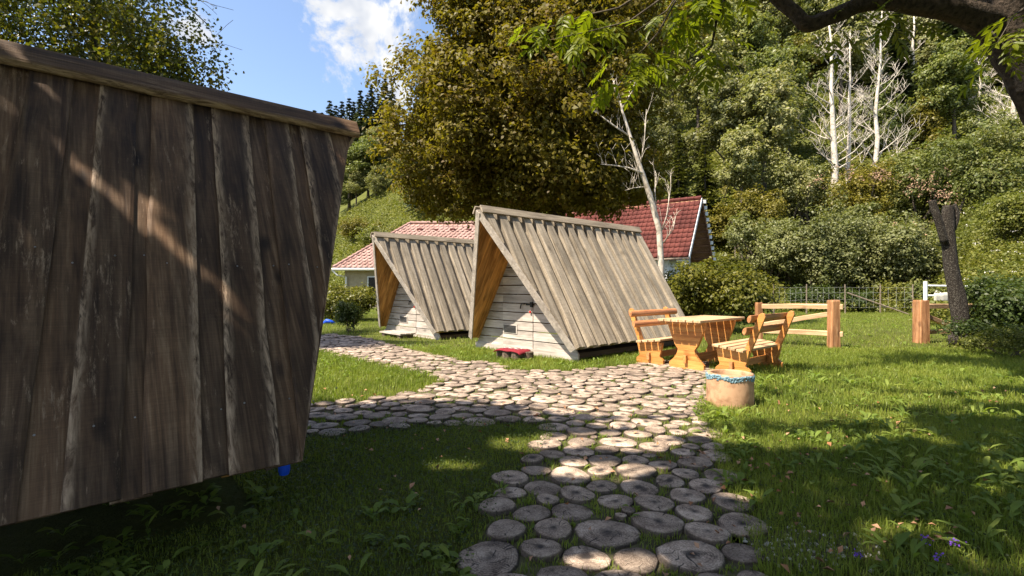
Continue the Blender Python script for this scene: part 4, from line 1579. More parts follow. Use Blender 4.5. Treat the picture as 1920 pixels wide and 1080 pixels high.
g = bark_tube(LP, [.13, .095, .072, .064, .06, .056, .056, .047, .042, .035, .028, .018], 14, 70, 9, .18, 6)
g.build('limb', M['bark'], ash, smooth=True)
for (z, to, r) in ((1, (-3.5, -1.6, 7.2), .1), (2, (-1.0, .4, 8.2), .09), (3, (1.3, -1.4, 7.6), .08)):
    p = Vector(TP[6])
    q = Vector(to)
    Geo().tube([p, p.lerp(q, .5) + Vector((0, 0, .4)), q], [r, r * .6, r * .2], 7).build('limb', M['bark'], ash, smooth=True)


def pinnate(rng, pairs=4, ln=.21, lw=.030, ll=.088):
    """ash leaf: a stalk with pairs of leaflets and one at the tip; grows along +x, hangs a little"""
    V, Q = [], []

    def leaflet(p, d, nrm, l, w):
        b = len(V)
        s = d.cross(nrm)
        for (t, k) in ((0, 0), (.22, .8), (.5, 1.0), (.78, .62), (1, 0)):
            c = p + d * l * t - nrm * l * .12 * t * t
            if k == 0:
                V.append(tuple(c))
            else:
                V.append(tuple(c + s * w * .5 * k + nrm * w * .14))
                V.append(tuple(c - nrm * w * .03))
                V.append(tuple(c - s * w * .5 * k + nrm * w * .14))
        f = [(0, 1, 2), (0, 2, 3), (10, 8, 7), (10, 9, 8)]
        q = [(1, 4, 5, 2), (2, 5, 6, 3), (4, 7, 8, 5), (5, 8, 9, 6)]
        Q.extend([tuple(b + i for i in x) for x in f + q])

    def pos(t):
        return Vector((ln * t, 0, -.22 * ln * t * t))
    for i in range(pairs):
        t = .32 + .6 * i / max(1, pairs - 1) * .98
        for sd in (-1, 1):
            d = Vector((.62, sd * .75, -.18 + rng.uniform(-.15, .15))).normalized()
            nv = Vector((rng.uniform(-.15, .15), sd * -.2, 1)).normalized()
            nv = (nv - d * nv.dot(d)).normalized()
            leaflet(pos(t), d, nv, ll * (.8 + .25 * math.sin(math.pi * (i + 1) / (pairs + 1))) * rng.uniform(.9, 1.1), lw * rng.uniform(.9, 1.15))
    d = Vector((1, 0, -.3)).normalized()
    leaflet(pos(1.0), d, Vector((.3, 0, 1)).normalized(), ll * 1.05, lw * 1.1)
    g = Geo().verts(V, Q)
    g.tube([pos(t / 4) for t in range(5)], [.0022, .002, .0018, .0015, .001], 3, cap=False)
    me = g.mesh('leaf')
    me.materials.append(M['ash'])
    return me


lv = [pinnate(random.Random(200 + i), pairs=3 + i % 3) for i in range(7)]
lr = random.Random(12)


def twig(pts_px, r0=.012, leaf_n=10, spread=.09, start=.35, mat='bark_grey', down=.35):
    pts = [at(*p) - AO for p in pts_px]
    Geo().tube(pts, [r0 * (1 - .75 * i / (len(pts) - 1)) for i in range(len(pts))], 5).build('twig', M[mat], ash, smooth=True)
    for k in range(leaf_n):
        t = start + (1 - start) * (k + lr.random()) / leaf_n
        x = t * (len(pts) - 1)
        i = min(len(pts) - 2, int(x))
        p = pts[i].lerp(pts[i + 1], x - i) + Vector((lr.gauss(0, spread), lr.gauss(0, spread), lr.gauss(0, spread * .6)))
        az = lr.uniform(0, 6.283)
        o = add('leaf', lv[lr.randrange(len(lv))], ash)
        o.location = p
        o.rotation_euler = (lr.uniform(-.4, .4), down + lr.uniform(-.25, .45), az)
        s = lr.uniform(.8, 1.15)
        o.scale = (s, s, s)


twig([(1230, -30, 3.7), (1160, 15, 3.7), (1100, 28, 3.75), (1040, 48, 3.8), (990, 60, 3.85)], .010, 20, .07)
twig([(1250, -10, 3.6), (1180, 40, 3.65), (1100, 60, 3.7), (1030, 75, 3.75)], .008, 14, .07, .3)
twig([(1300, -60, 3.7), (1235, 60, 3.75), (1195, 105, 3.8), (1160, 160, 3.8)], .009, 24, .085, .45)
twig([(1290, -40, 3.9), (1250, 20, 3.9), (1190, 60, 3.9)], .009, 8, .09, .3)
twig([(1375, -40, 3.7), (1345, 30, 3.7), (1335, 85, 3.72), (1300, 125, 3.75)], .016, 9, .06, .55, 'bark')
twig([(1420, -50, 3.7), (1350, 5, 3.75), (1290, 30, 3.8), (1240, 50, 3.85)], .010, 16, .10, .25)
twig([(1400, -60, 3.6), (1330, -10, 3.6), (1270, 10, 3.6)], .008, 14, .11, .2)
twig([(1610, 5, 3.9), (1600, 40, 3.85), (1565, 60, 3.8)], .006, 9, .08, .2)
twig([(1690, 5, 3.9), (1670, 30, 3.85), (1640, 60, 3.8)], .006, 9, .08, .2)
twig([(1860, 60, 3.7), (1880, 80, 3.5), (1890, 105, 3.4)], .008, 8, .06, .3)
twig([(1940, 0, 3.5), (1900, 30, 3.4), (1870, 80, 3.3)], .008, 8, .08, .3)

cr = np.random.default_rng(71)
ct = empty('unseen_shade_tree', (-7.6, -1.2, 0), 0, label='tree left of the camera whose crown shades the dark cabin', cat='tree')
lob = [((1.6, 2.6, 7.0), (2.7, 2.3, 1.8)), ((3.6, 1.2, 7.2), (2.6, 2.3, 1.7)), ((.2, .8, 8.0), (3.0, 2.8, 2.4)), ((2.2, -.8, 7.0), (2.8, 2.2, 1.8)), ((2.4, 3.4, 7.4), (1.8, 1.3, 1.3)), ((4.4, 2.6, 7.4), (1.6, 1.6, 1.2))]
LO = Vector((-7.6, -1.2, 0))
me, P = crown_mesh('crown', cr, lob, 1500, 30, .45, .19, M['canopy'], keep=lambda C: lit_gaps(C, LO), shell=.4)
add('crown', me, ct)
trunk_geo(random.Random(71), .3, 7.5, limbs=[(3 + i * .6, l[0], .11) for i, l in enumerate(lob)]).build('trunk', M['bark'], ct, smooth=True)

# ---- unseen trees added round the viewpoint to block sky light and darken the foreground
for i, (x, y, s_, lb) in enumerate(((9.5, .5, 1.0, 'unseen tree added right of the camera beside the ash for shade'), (5.0, -6.0, 1.1, 'unseen tree added behind the camera to the right for shade'), (-1.5, -8.5, 1.15, 'unseen tree added behind the camera near the left one for shade'),
                                    (13.5, 5.0, 1.0, 'unseen tree added beyond the right edge of the lawn for shade'))):
    rng_ = np.random.default_rng(800 + i)
    t = empty('unseen_shade_tree', (x, y, 0), 0, label=lb, cat='tree')
    lob = [((0, 0, 7.5), (3.2, 3.2, 3.0)), ((1.5, 1.0, 5.5), (2.4, 2.4, 1.8)), ((-1.6, -.8, 5.6), (2.4, 2.4, 1.8)), ((.4, -1.8, 6.4), (2.2, 2.2, 2.0))]
    me, P = crown_mesh('crown', rng_, lob, 420, 26, .6, .30, M['canopy'], shell=.3, keep=lambda C: ((C[:, 1] + y) < .5) | (((C[:, 0] + x) / np.maximum(C[:, 1] + y, .1)) > 1.08))
    add('crown', me, t)
    trunk_geo(random.Random(800 + i), .28, 7.5, limbs=[(3 + k * .5, l[0], .1) for k, l in enumerate(lob)]).build('trunk', M['bark'], t, smooth=True)

# ---- dead trees
dt = empty('dead_tree', (4.75, 15.6, 0), 0, label='leaning bare white dead tree between cabin and red roof', cat='tree', group='bare white dead trees')
DO = Vector((4.75, 15.6, 0))
prr = random.Random(3)
tp = [at(1241, 640, 15.6) - DO, at(1240, 500, 15.6) - DO, at(1236, 430, 15.6) - DO, at(1218, 365, 15.5) - DO, at(1196, 300, 15.4) - DO, at(1180, 250, 15.4) - DO, at(1166, 205, 15.4) - DO, at(1158, 165, 15.4) - DO]
tp[0].z = -.2
g = Geo().tube(tp, [.12, .10, .092, .085, .066, .05, .034, .012], 8, rng=prr, rough=.08)
g.build('trunk', M['dead_white'], dt, smooth=True)
g = Geo()


def dead_branch(pts, r):
    q = [at(*p) - DO for p in pts]
    g.tube(q, [r * (1 - .7 * i / (len(q) - 1)) for i in range(len(q))], 5)
    for i in range(1, len(q)):
        for _ in range(3):
            d = (q[i] - q[i - 1]).normalized()
            branchy(g, prr, q[i - 1].lerp(q[i], prr.random()), d * .5 + Vector((prr.uniform(-.5, .5), prr.uniform(-.5, .5), .75)), prr.uniform(.25, .7), .012, 1, .5, 0, 3, 2, 3, .005, .3)


for pts, r in (([(1205, 325, 15.4), (1180, 315, 15.3), (1150, 310, 15.2), (1127, 308, 15.1)], .035), ([(1180, 255, 15.4), (1150, 235, 15.5), (1120, 212, 15.6), (1105, 205, 15.6)], .035),
               ([(1166, 205, 15.4), (1180, 180, 15.3), (1195, 155, 15.3)], .025), ([(1200, 310, 15.4), (1208, 270, 15.2), (1212, 205, 15.0)], .02), ([(1238, 440, 15.6), (1250, 405, 15.5), (1258, 350, 15.4), (1257, 330, 15.4)], .022),
               ([(1240, 460, 15.6), (1262, 430, 15.4), (1268, 400, 15.3)], .02), ([(1232, 410, 15.6), (1228, 360, 15.7), (1229, 320, 15.8)], .02), ([(1165, 205, 15.4), (1155, 175, 15.4), (1150, 150, 15.5)], .02),
               ([(1212, 350, 15.5), (1190, 352, 15.4), (1172, 357, 15.3)], .02)):
    dead_branch(pts, r)
g.build('branches', M['dead_white'], dt, smooth=True, kind='stuff')


def dead_tree(px, py, y, topy, r, seed, label, nb=18, lean=0, blen=2.0, z0=.2):
    rr = random.Random(seed)
    base = at(px, py, y)
    gz = float(hz(base.x, base.y))
    t = empty('dead_tree', (base.x, base.y, gz), 0, label=label, cat='tree', group='bare white dead trees')
    h = at(px, topy, y).z - gz
    g = Geo()
    pts = [Vector((lean * (i / 8) ** 1.5 + (rr.uniform(-.12, .12) if i else 0), rr.uniform(-.1, .1) if i else 0, -.3 + (h + .3) * i / 8)) for i in range(9)]
    g.tube(pts, [r * (1 - .85 * i / 8) for i in range(9)], 7)
    g.build('trunk', M['dead_white'], t, smooth=True)
    g = Geo()
    for q in range(nb):
        tt = rr.uniform(z0, .98)
        i = min(7, int(tt * 8))
        p = pts[i].lerp(pts[i + 1], tt * 8 - i)
        a = rr.choice((rr.uniform(-.7, .7), rr.uniform(2.4, 3.9)))
        branchy(g, rr, p, (math.cos(a), math.sin(a), rr.uniform(.2, .9)), blen * (1.15 - .7 * tt) * rr.uniform(.7, 1.3), r * .24 * (1.1 - .6 * tt), 2, .5, 0, 4, 4, 4, .010, .45)
    g.build('branches', M['dead_white'], t, smooth=True, kind='stuff')
    return t


dead_tree(1566, 300, 42, 25, .34, 1, 'thickest bare white dead tree on the wooded slope, long low limb', 26, -.6, 3.0)
dead_tree(1590, 300, 43.5, 60, .24, 2, 'slim bare dead tree just right of the thickest dead one', 20, .2, 2.2)
dead_tree(1641, 300, 42.5, 20, .25, 3, 'wide branching bare dead tree, right one of the trio', 28, .5, 3.4)
dead_tree(1834, 225, 48, 115, .17, 4, 'small bare dead tree far right on the wooded slope', 14, .2, 1.8)
dead_tree(1908, 260, 40, 130, .26, 5, 'bare dead tree at the right edge below the ash trunk', 16, -.8, 2.2)
dead_tree(1712, 130, 58, 20, .36, 6, 'pale dead trunk highest on the slope under the ash limb', 14, .1, 2.2)

# ---- stump of the dead tree at the fence
sm = empty('tree_stump', (10.65, 11.8, 0), 0, label='tall dead tree stump with sawn fork at the rail fence', cat='stump')
SO = Vector((10.65, 11.8, 0))
prr = random.Random(9)
q = [Vector((0, 0, -.2)), at(1802, 612, 11.8) - SO, at(1795, 560, 11.8) - SO, at(1784, 500, 11.8) - SO, at(1778, 450, 11.8) - SO, at(1776, 415, 11.8) - SO, at(1778, 386, 11.8) - SO]
bark_tube(q, [.22, .18, .152, .136, .132, .13, .10], 18, 40, 5, .2, 6, .25).build('trunk', M['bark_lichen'], sm, smooth=True)
q = [at(1772, 455, 11.75) - SO, at(1760, 415, 11.7) - SO, at(1752, 392, 11.7) - SO, at(1747, 376, 11.7) - SO]
bark_tube(q, [.085, .078, .074, .07], 12, 14, 6, .15).build('fork', M['bark_lichen'], sm, smooth=True)
q = [at(1786, 430, 11.8) - SO, at(1793, 405, 11.8) - SO, at(1790, 382, 11.8) - SO]
bark_tube(q, [.075, .065, .03], 10, 10, 8, .2).build('fork', M['bark_lichen'], sm, smooth=True)
for (px, py, r) in ((1815, 610, .13), (1838, 625, .10)):
    p = at(px, py, 11.5)
    lo_ = Geo().tube([Vector((-.2, .3, 0)), Vector((.45, -.25, .02))], [r, r * .9], 10, rng=prr, rough=.06).build('cut_log', M['bark_lichen'], None,
        label='short cut log lying at the foot of the dead stump, ' + ('left one' if px == 1815 else 'right one'), cat='log', group='logs at the stump')
    lo_.location = (p.x, p.y, r * .9)


# ---- hillside wood
def proto_tree(seed, mat, h, kind):
    rng = np.random.default_rng(seed)
    if kind == 'broad':
        lob = []
        for i in range(9):
            a, t = rng.uniform(0, 6.28), rng.uniform(.28, .92)
            w = math.sin(math.pi * min(1, t * .95 + .12)) * h * .25
            lob.append(((math.cos(a) * w * .75, math.sin(a) * w * .75, h * t), (h * rng.uniform(.12, .18), h * rng.uniform(.12, .18), h * rng.uniform(.09, .14))))
        lob.append(((0, 0, h * .6), (h * .2, h * .2, h * .3)))
        me, P = crown_mesh('crown', rng, lob, 300, 42, h * .055, h * .026, mat, shell=.30, amp=.28, zmin=h * .12)
        tg = trunk_geo(random.Random(seed), h * .02, h * .8, limbs=[(h * .3 + i * h * .05, l[0], h * .008) for i, l in enumerate(lob[:6])], n=6)
        return me, tg.mesh('trunk', True)
    # conifer: whorls of drooping boughs with flat sprays
    C, N, T, S = [], [], [], []
    z = h * .08
    while z < h * .99:
        R = (h - z) / h * h * .19 + .12
        for k in range(9):
            a = rng.uniform(0, 6.28)
            rr = R * rng.uniform(.75, 1.15)
            for t in np.linspace(.25, 1, max(3, int(rr * 4.5))):
                for sgn in (-1, 0, 1):
                    aa = a + sgn * .28 * t + rng.uniform(-.05, .05)
                    C.append((math.cos(aa) * rr * t, math.sin(aa) * rr * t, z - rr * .38 * t * t + .12 * rr * t + rng.uniform(-.04, .04) * h * .05))
                    d = (math.cos(aa + sgn * .5), math.sin(aa + sgn * .5), -.35)
                    T.append(d)
                    N.append((rng.normal() * .35, rng.normal() * .35, 1))
                    S.append(h * (.021 + .019 * min(1, R / (h * .12))) * rng.uniform(.8, 1.4))
        z += h * .026
    C, N, T = np.array(C), unit(np.array(N)), np.array(T)
    V, Q = leaf_quads(C, N, S, rng, .5, -.12, T)
    me = np_mesh('crown', V, Q)
    me.materials.append(mat)
    return me, trunk_geo(random.Random(seed), h * .014, h * .97, n=6, top_r=.1).mesh('trunk', True)


protos = {}
for key, mt_, h, kind, nn in (('a', 'wood_a', 10, 'broad', 2), ('b', 'wood_b', 10, 'broad', 2), ('c', 'wood_c', 9, 'broad', 1), ('s', 'needle', 16, 'conifer', 2), ('f', 'fir', 13, 'conifer', 1)):
    protos[key] = [proto_tree(400 + ord(key) + 7 * i, M[mt_], h, kind) for i in range(nn)]
    for p in protos[key]:
        p[1].materials.append(M['bark_grey'])
KIND = {'a': ('broadleaf_tree', 'mid green broadleaf tree in the mass of the hillside wood', 'mid green trees of the hillside wood'),
        'b': ('broadleaf_tree', 'lighter green broadleaf tree in the mass of the hillside wood', 'light green trees of the hillside wood'),
        'c': ('broadleaf_tree', 'olive yellow broadleaf tree in the mass of the hillside wood', 'olive trees of the hillside wood'),
        's': ('spruce_tree', 'dark narrow spruce among the spruces on the hill', 'spruces on the hill'),
        'f': ('fir_tree', 'olive fir with layered boughs among the hillside trees', 'firs on the hillside')}


def plant(key, x, y, s, rng, label=None):
    nm, lb, gr = KIND[key]
    cm, tm = protos[key][rng.randrange(len(protos[key]))]
    t = empty(nm, (x, y, float(hz(x, y)) - .1), rng.uniform(0, 6.28), label=label or lb, cat='tree', group=gr)
    t.scale = (s * rng.uniform(.9, 1.12), s * rng.uniform(.9, 1.12), s)
    add('crown', cm, t)
    add('trunk', tm, t)
    return t


hr = random.Random(77)
for yy, du, sz, jit in ((46, .115, 1.0, 2.5), (55, .10, 1.25, 3), (66, .09, 1.4, 3.5), (80, .085, 1.55, 4), (97, .08, 1.7, 5), (118, .07, 1.85, 6), (145, .065, 2.0, 8)):
    u = -.02 if yy < 60 else -.14
    if yy > 90:
        u = -.345 if yy < 110 else -.40
    while u < 1.12:
        y = yy + hr.uniform(-jit, jit)
        x = (u + hr.uniform(-.025, .025)) * y
        uu = x / y
        key = hr.choices('abcsf', (3.4, 3.4, .9, 2.0, 1.3))[0]
        if yy > 110 and uu < -.05:
            key = 's'
        skip = yy == 46 and (.55 < uu < .82 or uu > .95 or uu < .12)
        if yy == 55 and .60 < uu < .76:
            skip = True
        if not skip:
            plant(key, x, y, sz * hr.uniform(.8, 1.2) * (.85 if key in 'sf' else 1.0) * (.5 if uu < -.2 else 1.0), hr)
        u += du * hr.uniform(.8, 1.2)
# particular trees one can pick out
plant('f', 12.6, 37.5, .72, hr, 'olive fir with layered boughs right of the maple crown')
plant('f', 15.0, 38.5, .66, hr, 'smaller olive fir beside the fir next to the maple')
plant('b', 21.0, 41.5, 1.15, hr, 'tall light green tree left of the white dead trees')
plant('b', 18.5, 40.0, .8, hr, 'rounded light green tree between fir and dead trees')
plant('a', 26.5, 50.0, 1.1, hr, 'dark green tree behind the white dead trees')
plant('c', 39.0, 47.0, .9, hr, 'yellowish tree on the slope right of the dead trees')
plant('a', 35.0, 47.5, 1.0, hr, 'mid green tree right of the wide dead tree')
for (px, topy, y) in ((590, 200, 128), (604, 205, 124), (618, 182, 122), (630, 192, 125), (641, 184, 126), (655, 178, 120), (664, 185, 123), (676, 163, 118), (688, 172, 121), (697, 152, 116), (710, 170, 121), (722, 140, 118), (735, 150, 124)):
    x = (px - 960) / F * y
    gz = float(hz(x, y))
    need = CAMZ + (540 - topy) / F * y - gz
    t = plant('s', x, y, 1.0, hr)
    s = max(.5, need / 16.0)
    t.scale = (s * .9, s * .9, s)
for (px, topy, y) in ((655, 268, 100), (690, 255, 98), (715, 240, 102), (668, 320, 96), (705, 310, 93), (735, 300, 95)):
    x = (px - 960) / F * y
    gz = float(hz(x, y))
    t = plant(hr.choice('ab'), x, y, 1.0, hr)
    s = max(.35, (CAMZ + (540 - topy) / F * y - gz) / 10.0)
    t.scale = (s * 1.2, s * 1.2, s)


# ---- shrubs
def shrub(px, y, w, h, mat, seed, label, leaf=.1, n=700, per=16, group=None, name='shrub', dx=0, depth=None):
    rng = np.random.default_rng(seed)
    x = (px - 960) / F * y
    t = empty(name, (x, y, float(hz(x, y))), 0, label=label, cat='shrub', group=group)
    lob = []
    for i in range(8):
        a = rng.uniform(0, 6.28)
        q = rng.uniform(.2, .62)
        lob.append(((math.cos(a) * w * q * .5 / .6 * .75, math.sin(a) * (depth or w) * q * .5, h * rng.uniform(.3, .68)), (w * rng.uniform(.16, .26), (depth or w) * rng.uniform(.16, .26), h * rng.uniform(.2, .33))))
    me, P = crown_mesh('foliage', rng, lob, n // 2, per * 2, leaf * 2.8, leaf, M[mat], shell=.36, amp=.42, zmin=.02)
    add('foliage', me, t)
    g = Geo()
    rr = random.Random(seed)
    for i in range(9):
        p = P[rr.randrange(len(P))]
        g.tube([(rr.uniform(-.15, .15) * w, rr.uniform(-.1, .1) * w, -.1), (p[0] * .6, p[1] * .6, p[2] * .55), tuple(p)], [.03 * h / 2, .02 * h / 2, .006], 5)
    g.build('stems', M['bark_grey'], t)
    return t


shrub(1340, 15.2, 3.5, 2.35, 'shrub_a', 1, 'dense hazel shrub behind the picnic table', .11, 900, 18)
shrub(1290, 17.5, 2.4, 1.9, 'shrub_a', 2, 'small hazel shrub below the red roof', .12, 500, 16)
shrub(655, 20.5, 2.9, 1.55, 'shrub_a', 3, 'clipped hedge shrub left of the half hidden cabin', .11, 800, 16)
shrub(615, 22.5, 2.6, 1.6, 'shrub_a', 33, 'hedge shrub behind the dark cabin ridge end', .11, 600, 16)
shrub(657, 15.2, .75, .95, 'darkweed', 4, 'little dark bush on the lawn left of the half hidden cabin', .06, 250, 14)
shrub(1460, 33, 6.0, 5.4, 'shrub_b', 5, 'tall grey green shrub left of the dark hollow', .17, 900, 18)
shrub(1545, 31, 5.6, 6.0, 'shrub_b', 6, 'tallest grey green shrub under the white dead trees', .17, 1000, 18)
shrub(1640, 32, 5.6, 6.0, 'shrub_b', 7, 'grey green shrub with pinkish seed heads', .17, 1000, 18)
shrub(1715, 29, 5.0, 5.2, 'shrub_b', 8, 'grey green shrub behind the dead stump top', .17, 800, 18)
shrub(1385, 36, 6.0, 5.5, 'wood_c', 9, 'olive shrub behind the red tiled house', .18, 800, 18)
shrub(1500, 40, 7.0, 7.0, 'wood_b', 10, 'broad light shrub below the thickest dead tree', .2, 800, 18)
shrub(1610, 38, 6.0, 6.5, 'wood_c', 11, 'yellowish shrub at the feet of the dead trio', .2, 700, 18)
shrub(1720, 37, 7.0, 7.5, 'wood_a', 12, 'mid green shrub right of the dead trio', .2, 800, 18)
shrub(1810, 33, 6.0, 6.0, 'wood_a', 13, 'bushy green shrub up the slope right of the stump', .18, 800, 18)
shrub(1885, 26, 4.0, 3.2, 'weed', 14, 'yellow green shrub at the right edge of the slope', .13, 800, 18)
shrub(1900, 34, 6.0, 5.5, 'shrub_b', 15, 'grey green shrub below the right edge dead tree', .18, 800, 18)
shrub(1875, 12.6, 2.3, 1.85, 'darkweed', 16, 'dark weedy bush right of the dead stump', .085, 800, 16)
shrub(1945, 11.2, 2.0, 1.6, 'darkweed', 17, 'dark bush cut by the right edge beyond the grass', .085, 600, 16)
shrub(1905, 9.6, 1.9, .8, 'weed', 34, 'low olive weeds at the right edge in front of the rail fence', .06, 260, 12)
shrub(1850, 10.9, 1.5, .7, 'darkweed', 35, 'low dark weeds at the foot of the dead stump', .06, 220, 12)
shrub(1520, 28.6, 2.6, 1.5, 'darkweed', 41, 'dark weed thicket behind the left end of the wire fence', .12, 420, 14)
shrub(1590, 28.4, 2.8, 1.2, 'darkweed', 42, 'low dark weed thicket behind the middle of the wire fence', .12, 420, 14)
shrub(1670, 28.8, 2.6, 1.5, 'weed', 43, 'olive weed thicket between wire fence and white gate', .12, 420, 14)
shrub(1735, 26.5, 2.4, 1.7, 'wood_a', 44, 'large leaved green bush behind the white gate', .18, 300, 12)
shrub(720, 62, 7, 3.2, 'weed', 18, 'sunny bush on the meadow left of the maple', .25, 500, 14)
shrub(765, 56, 7, 3.6, 'wood_b', 19, 'light bush on the meadow under the maple edge', .25, 500, 14)
shrub(670, 70, 8, 3.5, 'wood_c', 20, 'olive bush on the meadow beside the dark cabin end', .25, 500, 14)

tp_ = Geo().tube([(-.25, 0, .02), (-.1, .02, .10), (.05, 0, .07), (.22, .02, .03)], [.03, .09, .08, .02], 8, rng=random.Random(2), rough=.3).build('tarp', M['blue'], None,
    smooth=True, label='crumpled little blue tarp on the lawn behind the dark cabin', cat='tarp')
tp_.location = (-6.85, 18.6, 0)

# pinkish seed heads on the shrubs, and white umbels on the slope
rng = np.random.default_rng(91)
C = []
for (px, py, y, n, s) in ((1650, 330, 30.0, 60, 14), (1735, 345, 28.0, 90, 26), (1770, 365, 27.5, 40, 12), (1600, 325, 30.5, 30, 14), (1690, 430, 28.6, 25, 30), (1545, 340, 29.5, 25, 12)):
    for k in range(n // 2):
        p = at(px + rng.normal() * s, py + rng.normal() * s * .6, y + rng.normal() * .4)
        C.append(np.array(p)[None] + rng.normal(size=(7, 3)) * .07)
C = np.vstack(C)
V, Q = leaf_quads(C, unit(rng.normal(size=C.shape)), rng.uniform(.06, .13, len(C)), rng)
add('seed_heads', np_mesh('seed_heads', V, Q), None, M['pinkseed'], label='pinkish brown seed heads over the grey green shrubs', kind='stuff')


def hill_scatter(n, ulo, uhi, ylo, yhi, rng, pw=1.0):
    u = rng.uniform(ulo, uhi, n)
    y = ylo + (yhi - ylo) * rng.uniform(0, 1, n) ** pw
    x = u * y
    return np.stack([x, y, hz(x, y)], 1)


C = hill_scatter(70, .86, 1.1, 19, 34, rng)
C[:, 2] += rng.uniform(.6, 1.3, len(C))
C = np.repeat(C, 14, 0) + rng.normal(size=(70 * 14, 3)) * np.array([.09, .09, .02])
V, Q = leaf_quads(C, unit(rng.normal(size=C.shape) * .4 + np.array([0, -.2, 1])), rng.uniform(.04, .08, len(C)), rng)
add('umbel_flowers', np_mesh('umbel_flowers', V, Q), None, M['umbel'], label='white umbel flowers among the weeds on the slope', kind='stuff')

# weeds that cover the slope
P1 = hill_scatter(2600, .84, 1.15, 17, 36, rng)
P2 = hill_scatter(3600, .3, .9, 27, 46, rng, .9)
P3 = hill_scatter(3200, -.44, .0, 46, 95, rng, .9)
P4 = hill_scatter(4500, -.1, 1.15, 40, 110, rng)
Vs, Qs, nb = [], [], 0
for P, hgt, ls in ((P1, .85, .15), (P2, .55, .16), (P3, .7, .30), (P4, .9, .4)):
    k = 18
    C = np.repeat(P, k, 0) + np.stack([rng.normal(size=len(P) * k) * ls * 2.0, rng.normal(size=len(P) * k) * ls * 2.0, rng.uniform(0, 1, len(P) * k) ** .8 * hgt], 1)
    V, Q = leaf_quads(C, unit(rng.normal(size=C.shape) * .8 + np.array([0, -.2, .8])), rng.uniform(ls * .6, ls * 1.3, len(C)), rng, .5)
    Vs.append(V)
    Qs.append(Q + nb)
    nb += len(V)
add('undergrowth', np_mesh('undergrowth', np.vstack(Vs), np.vstack(Qs)), None, M['weed'], label='yellow green weeds and undergrowth covering the slope', kind='stuff')

# ------------------------------------------------------------------ lawn
CABS = [(cab3, 1), (cab2, 1), (near, 1)]


def free(Pxy):
    """not under a cabin, the planter or a furniture foot"""
    k = np.ones(len(Pxy), bool)
    for c, _ in CABS:
        a = c.rotation_euler.z
        dx, dy = Pxy[:, 0] - c.location.x, Pxy[:, 1] - c.location.y
        lx, ly = dx * math.cos(a) + dy * math.sin(a), -dx * math.sin(a) + dy * math.cos(a)
        k &= ~((lx > -.02) & (lx < 3.9) & (np.abs(ly) < 1.25))
    k &= (Pxy[:, 0] - 2.54) ** 2 + (Pxy[:, 1] - 5.78) ** 2 > .30 ** 2
    return k


def on_disc(P, shrink=.0):
    out = np.zeros(len(P), bool)
    for i in range(0, len(P), 4000):
        q = P[i:i + 4000]
        d = np.hypot(q[:, None, 0] - disc[None, :, 0], q[:, None, 1] - disc[None, :, 1]) - disc[None, :, 2]
        out[i:i + 4000] = d.min(1) < -shrink
    return out


gr = np.random.default_rng(17)


def frustum(n, y0, y1, pad=.06, ulo=-1.1, uhi=1.1):
    y = np.sqrt(gr.uniform(y0 ** 2, y1 ** 2, n))
    u = gr.uniform(ulo, uhi, n)
    return np.stack([u * y, y], 1)


def density(P):
    """patchy lawn: bare spots and lush spots"""
    return .62 + .38 * np.sin(P[:, 0] * 2.3 + 1.1 * np.sin(P[:, 1] * 1.7)) * np.sin(P[:, 1] * 2.9 + P[:, 0])


def lawn_points(n, y0, y1, path_keep=.0):
    P = frustum(n, y0, y1)
    P = P[free(P)]
    ip = in_poly(P, PATH)
    A = P[~ip]
    A = A[gr.uniform(0, 1, len(A)) < density(A) * .6 + .4]
    if path_keep:
        B = P[ip]
        B = B[gr.uniform(0, 1, len(B)) < path_keep]
        if len(B):
            B = B[~on_disc(B, -.004)]
        return A, B
    return A, np.zeros((0, 2))


def blades(P, h, w, segs, lean=.55):
    n = len(P)
    z = hz(P[:, 0], P[:, 1])
    base = np.stack([P[:, 0], P[:, 1], z - .005], 1)
    a = gr.uniform(0, 6.283, n)
    d = np.stack([np.cos(a), np.sin(a), np.zeros(n)], 1)
    a2 = gr.uniform(0, 6.283, n)
    s = np.stack([np.cos(a2), np.sin(a2), np.zeros(n)], 1) * (w / 2)[:, None]
    L = np.abs(gr.normal(0, lean, n))[:, None]
    h = h[:, None]
    upv = np.array([0, 0, 1.0])
    t1 = base + (upv * .55 + d * L * .25) * h
    t2 = base + (upv * (1.0 - .25 * np.minimum(L, 1.2)) + d * L * .85) * h
    if segs == 2:
        V = np.stack([base - s, base + s, t1 + s * .8, t1 - s * .8, t2], 1).reshape(-1, 3)
        i = np.arange(n)[:, None] * 5
        return V, [i + np.array([[0, 1, 2, 3]]), i + np.array([[3, 2, 4]])]
    V = np.stack([base - s, base + s, t2], 1).reshape(-1, 3)
    return V, [np.zeros((0, 4), int), np.arange(3 * n).reshape(n, 3)]


parts = []
A, B = lawn_points(160000, 1.9, 5.2, .62)
hgt = np.where(A[:, 0] > 1.0, gr.uniform(.035, .09, len(A)), gr.uniform(.02, .055, len(A)))
parts.append(blades(A, hgt, gr.uniform(.003, .006, len(A)), 2))
parts.append(blades(B, gr.uniform(.03, .065, len(B)), gr.uniform(.004, .007, len(B)), 2))
A, B = lawn_points(230000, 5.2, 11, .32)
parts.append(blades(A, gr.uniform(.04, .11, len(A)), gr.uniform(.005, .010, len(A)), 2))
parts.append(blades(B, gr.uniform(.03, .07, len(B)), gr.uniform(.005, .009, len(B)), 1))
A, B = lawn_points(300000, 11, 38, 0)
parts.append(blades(A, gr.uniform(.05, .13, len(A)), gr.uniform(.010, .022, len(A)), 1))
Vs, Qs, Ts, nb = [], [], [], 0
for V, (q, t) in parts:
    Vs.append(V)
    Qs.append(q + nb)
    Ts.append(t + nb)
    nb += len(V)
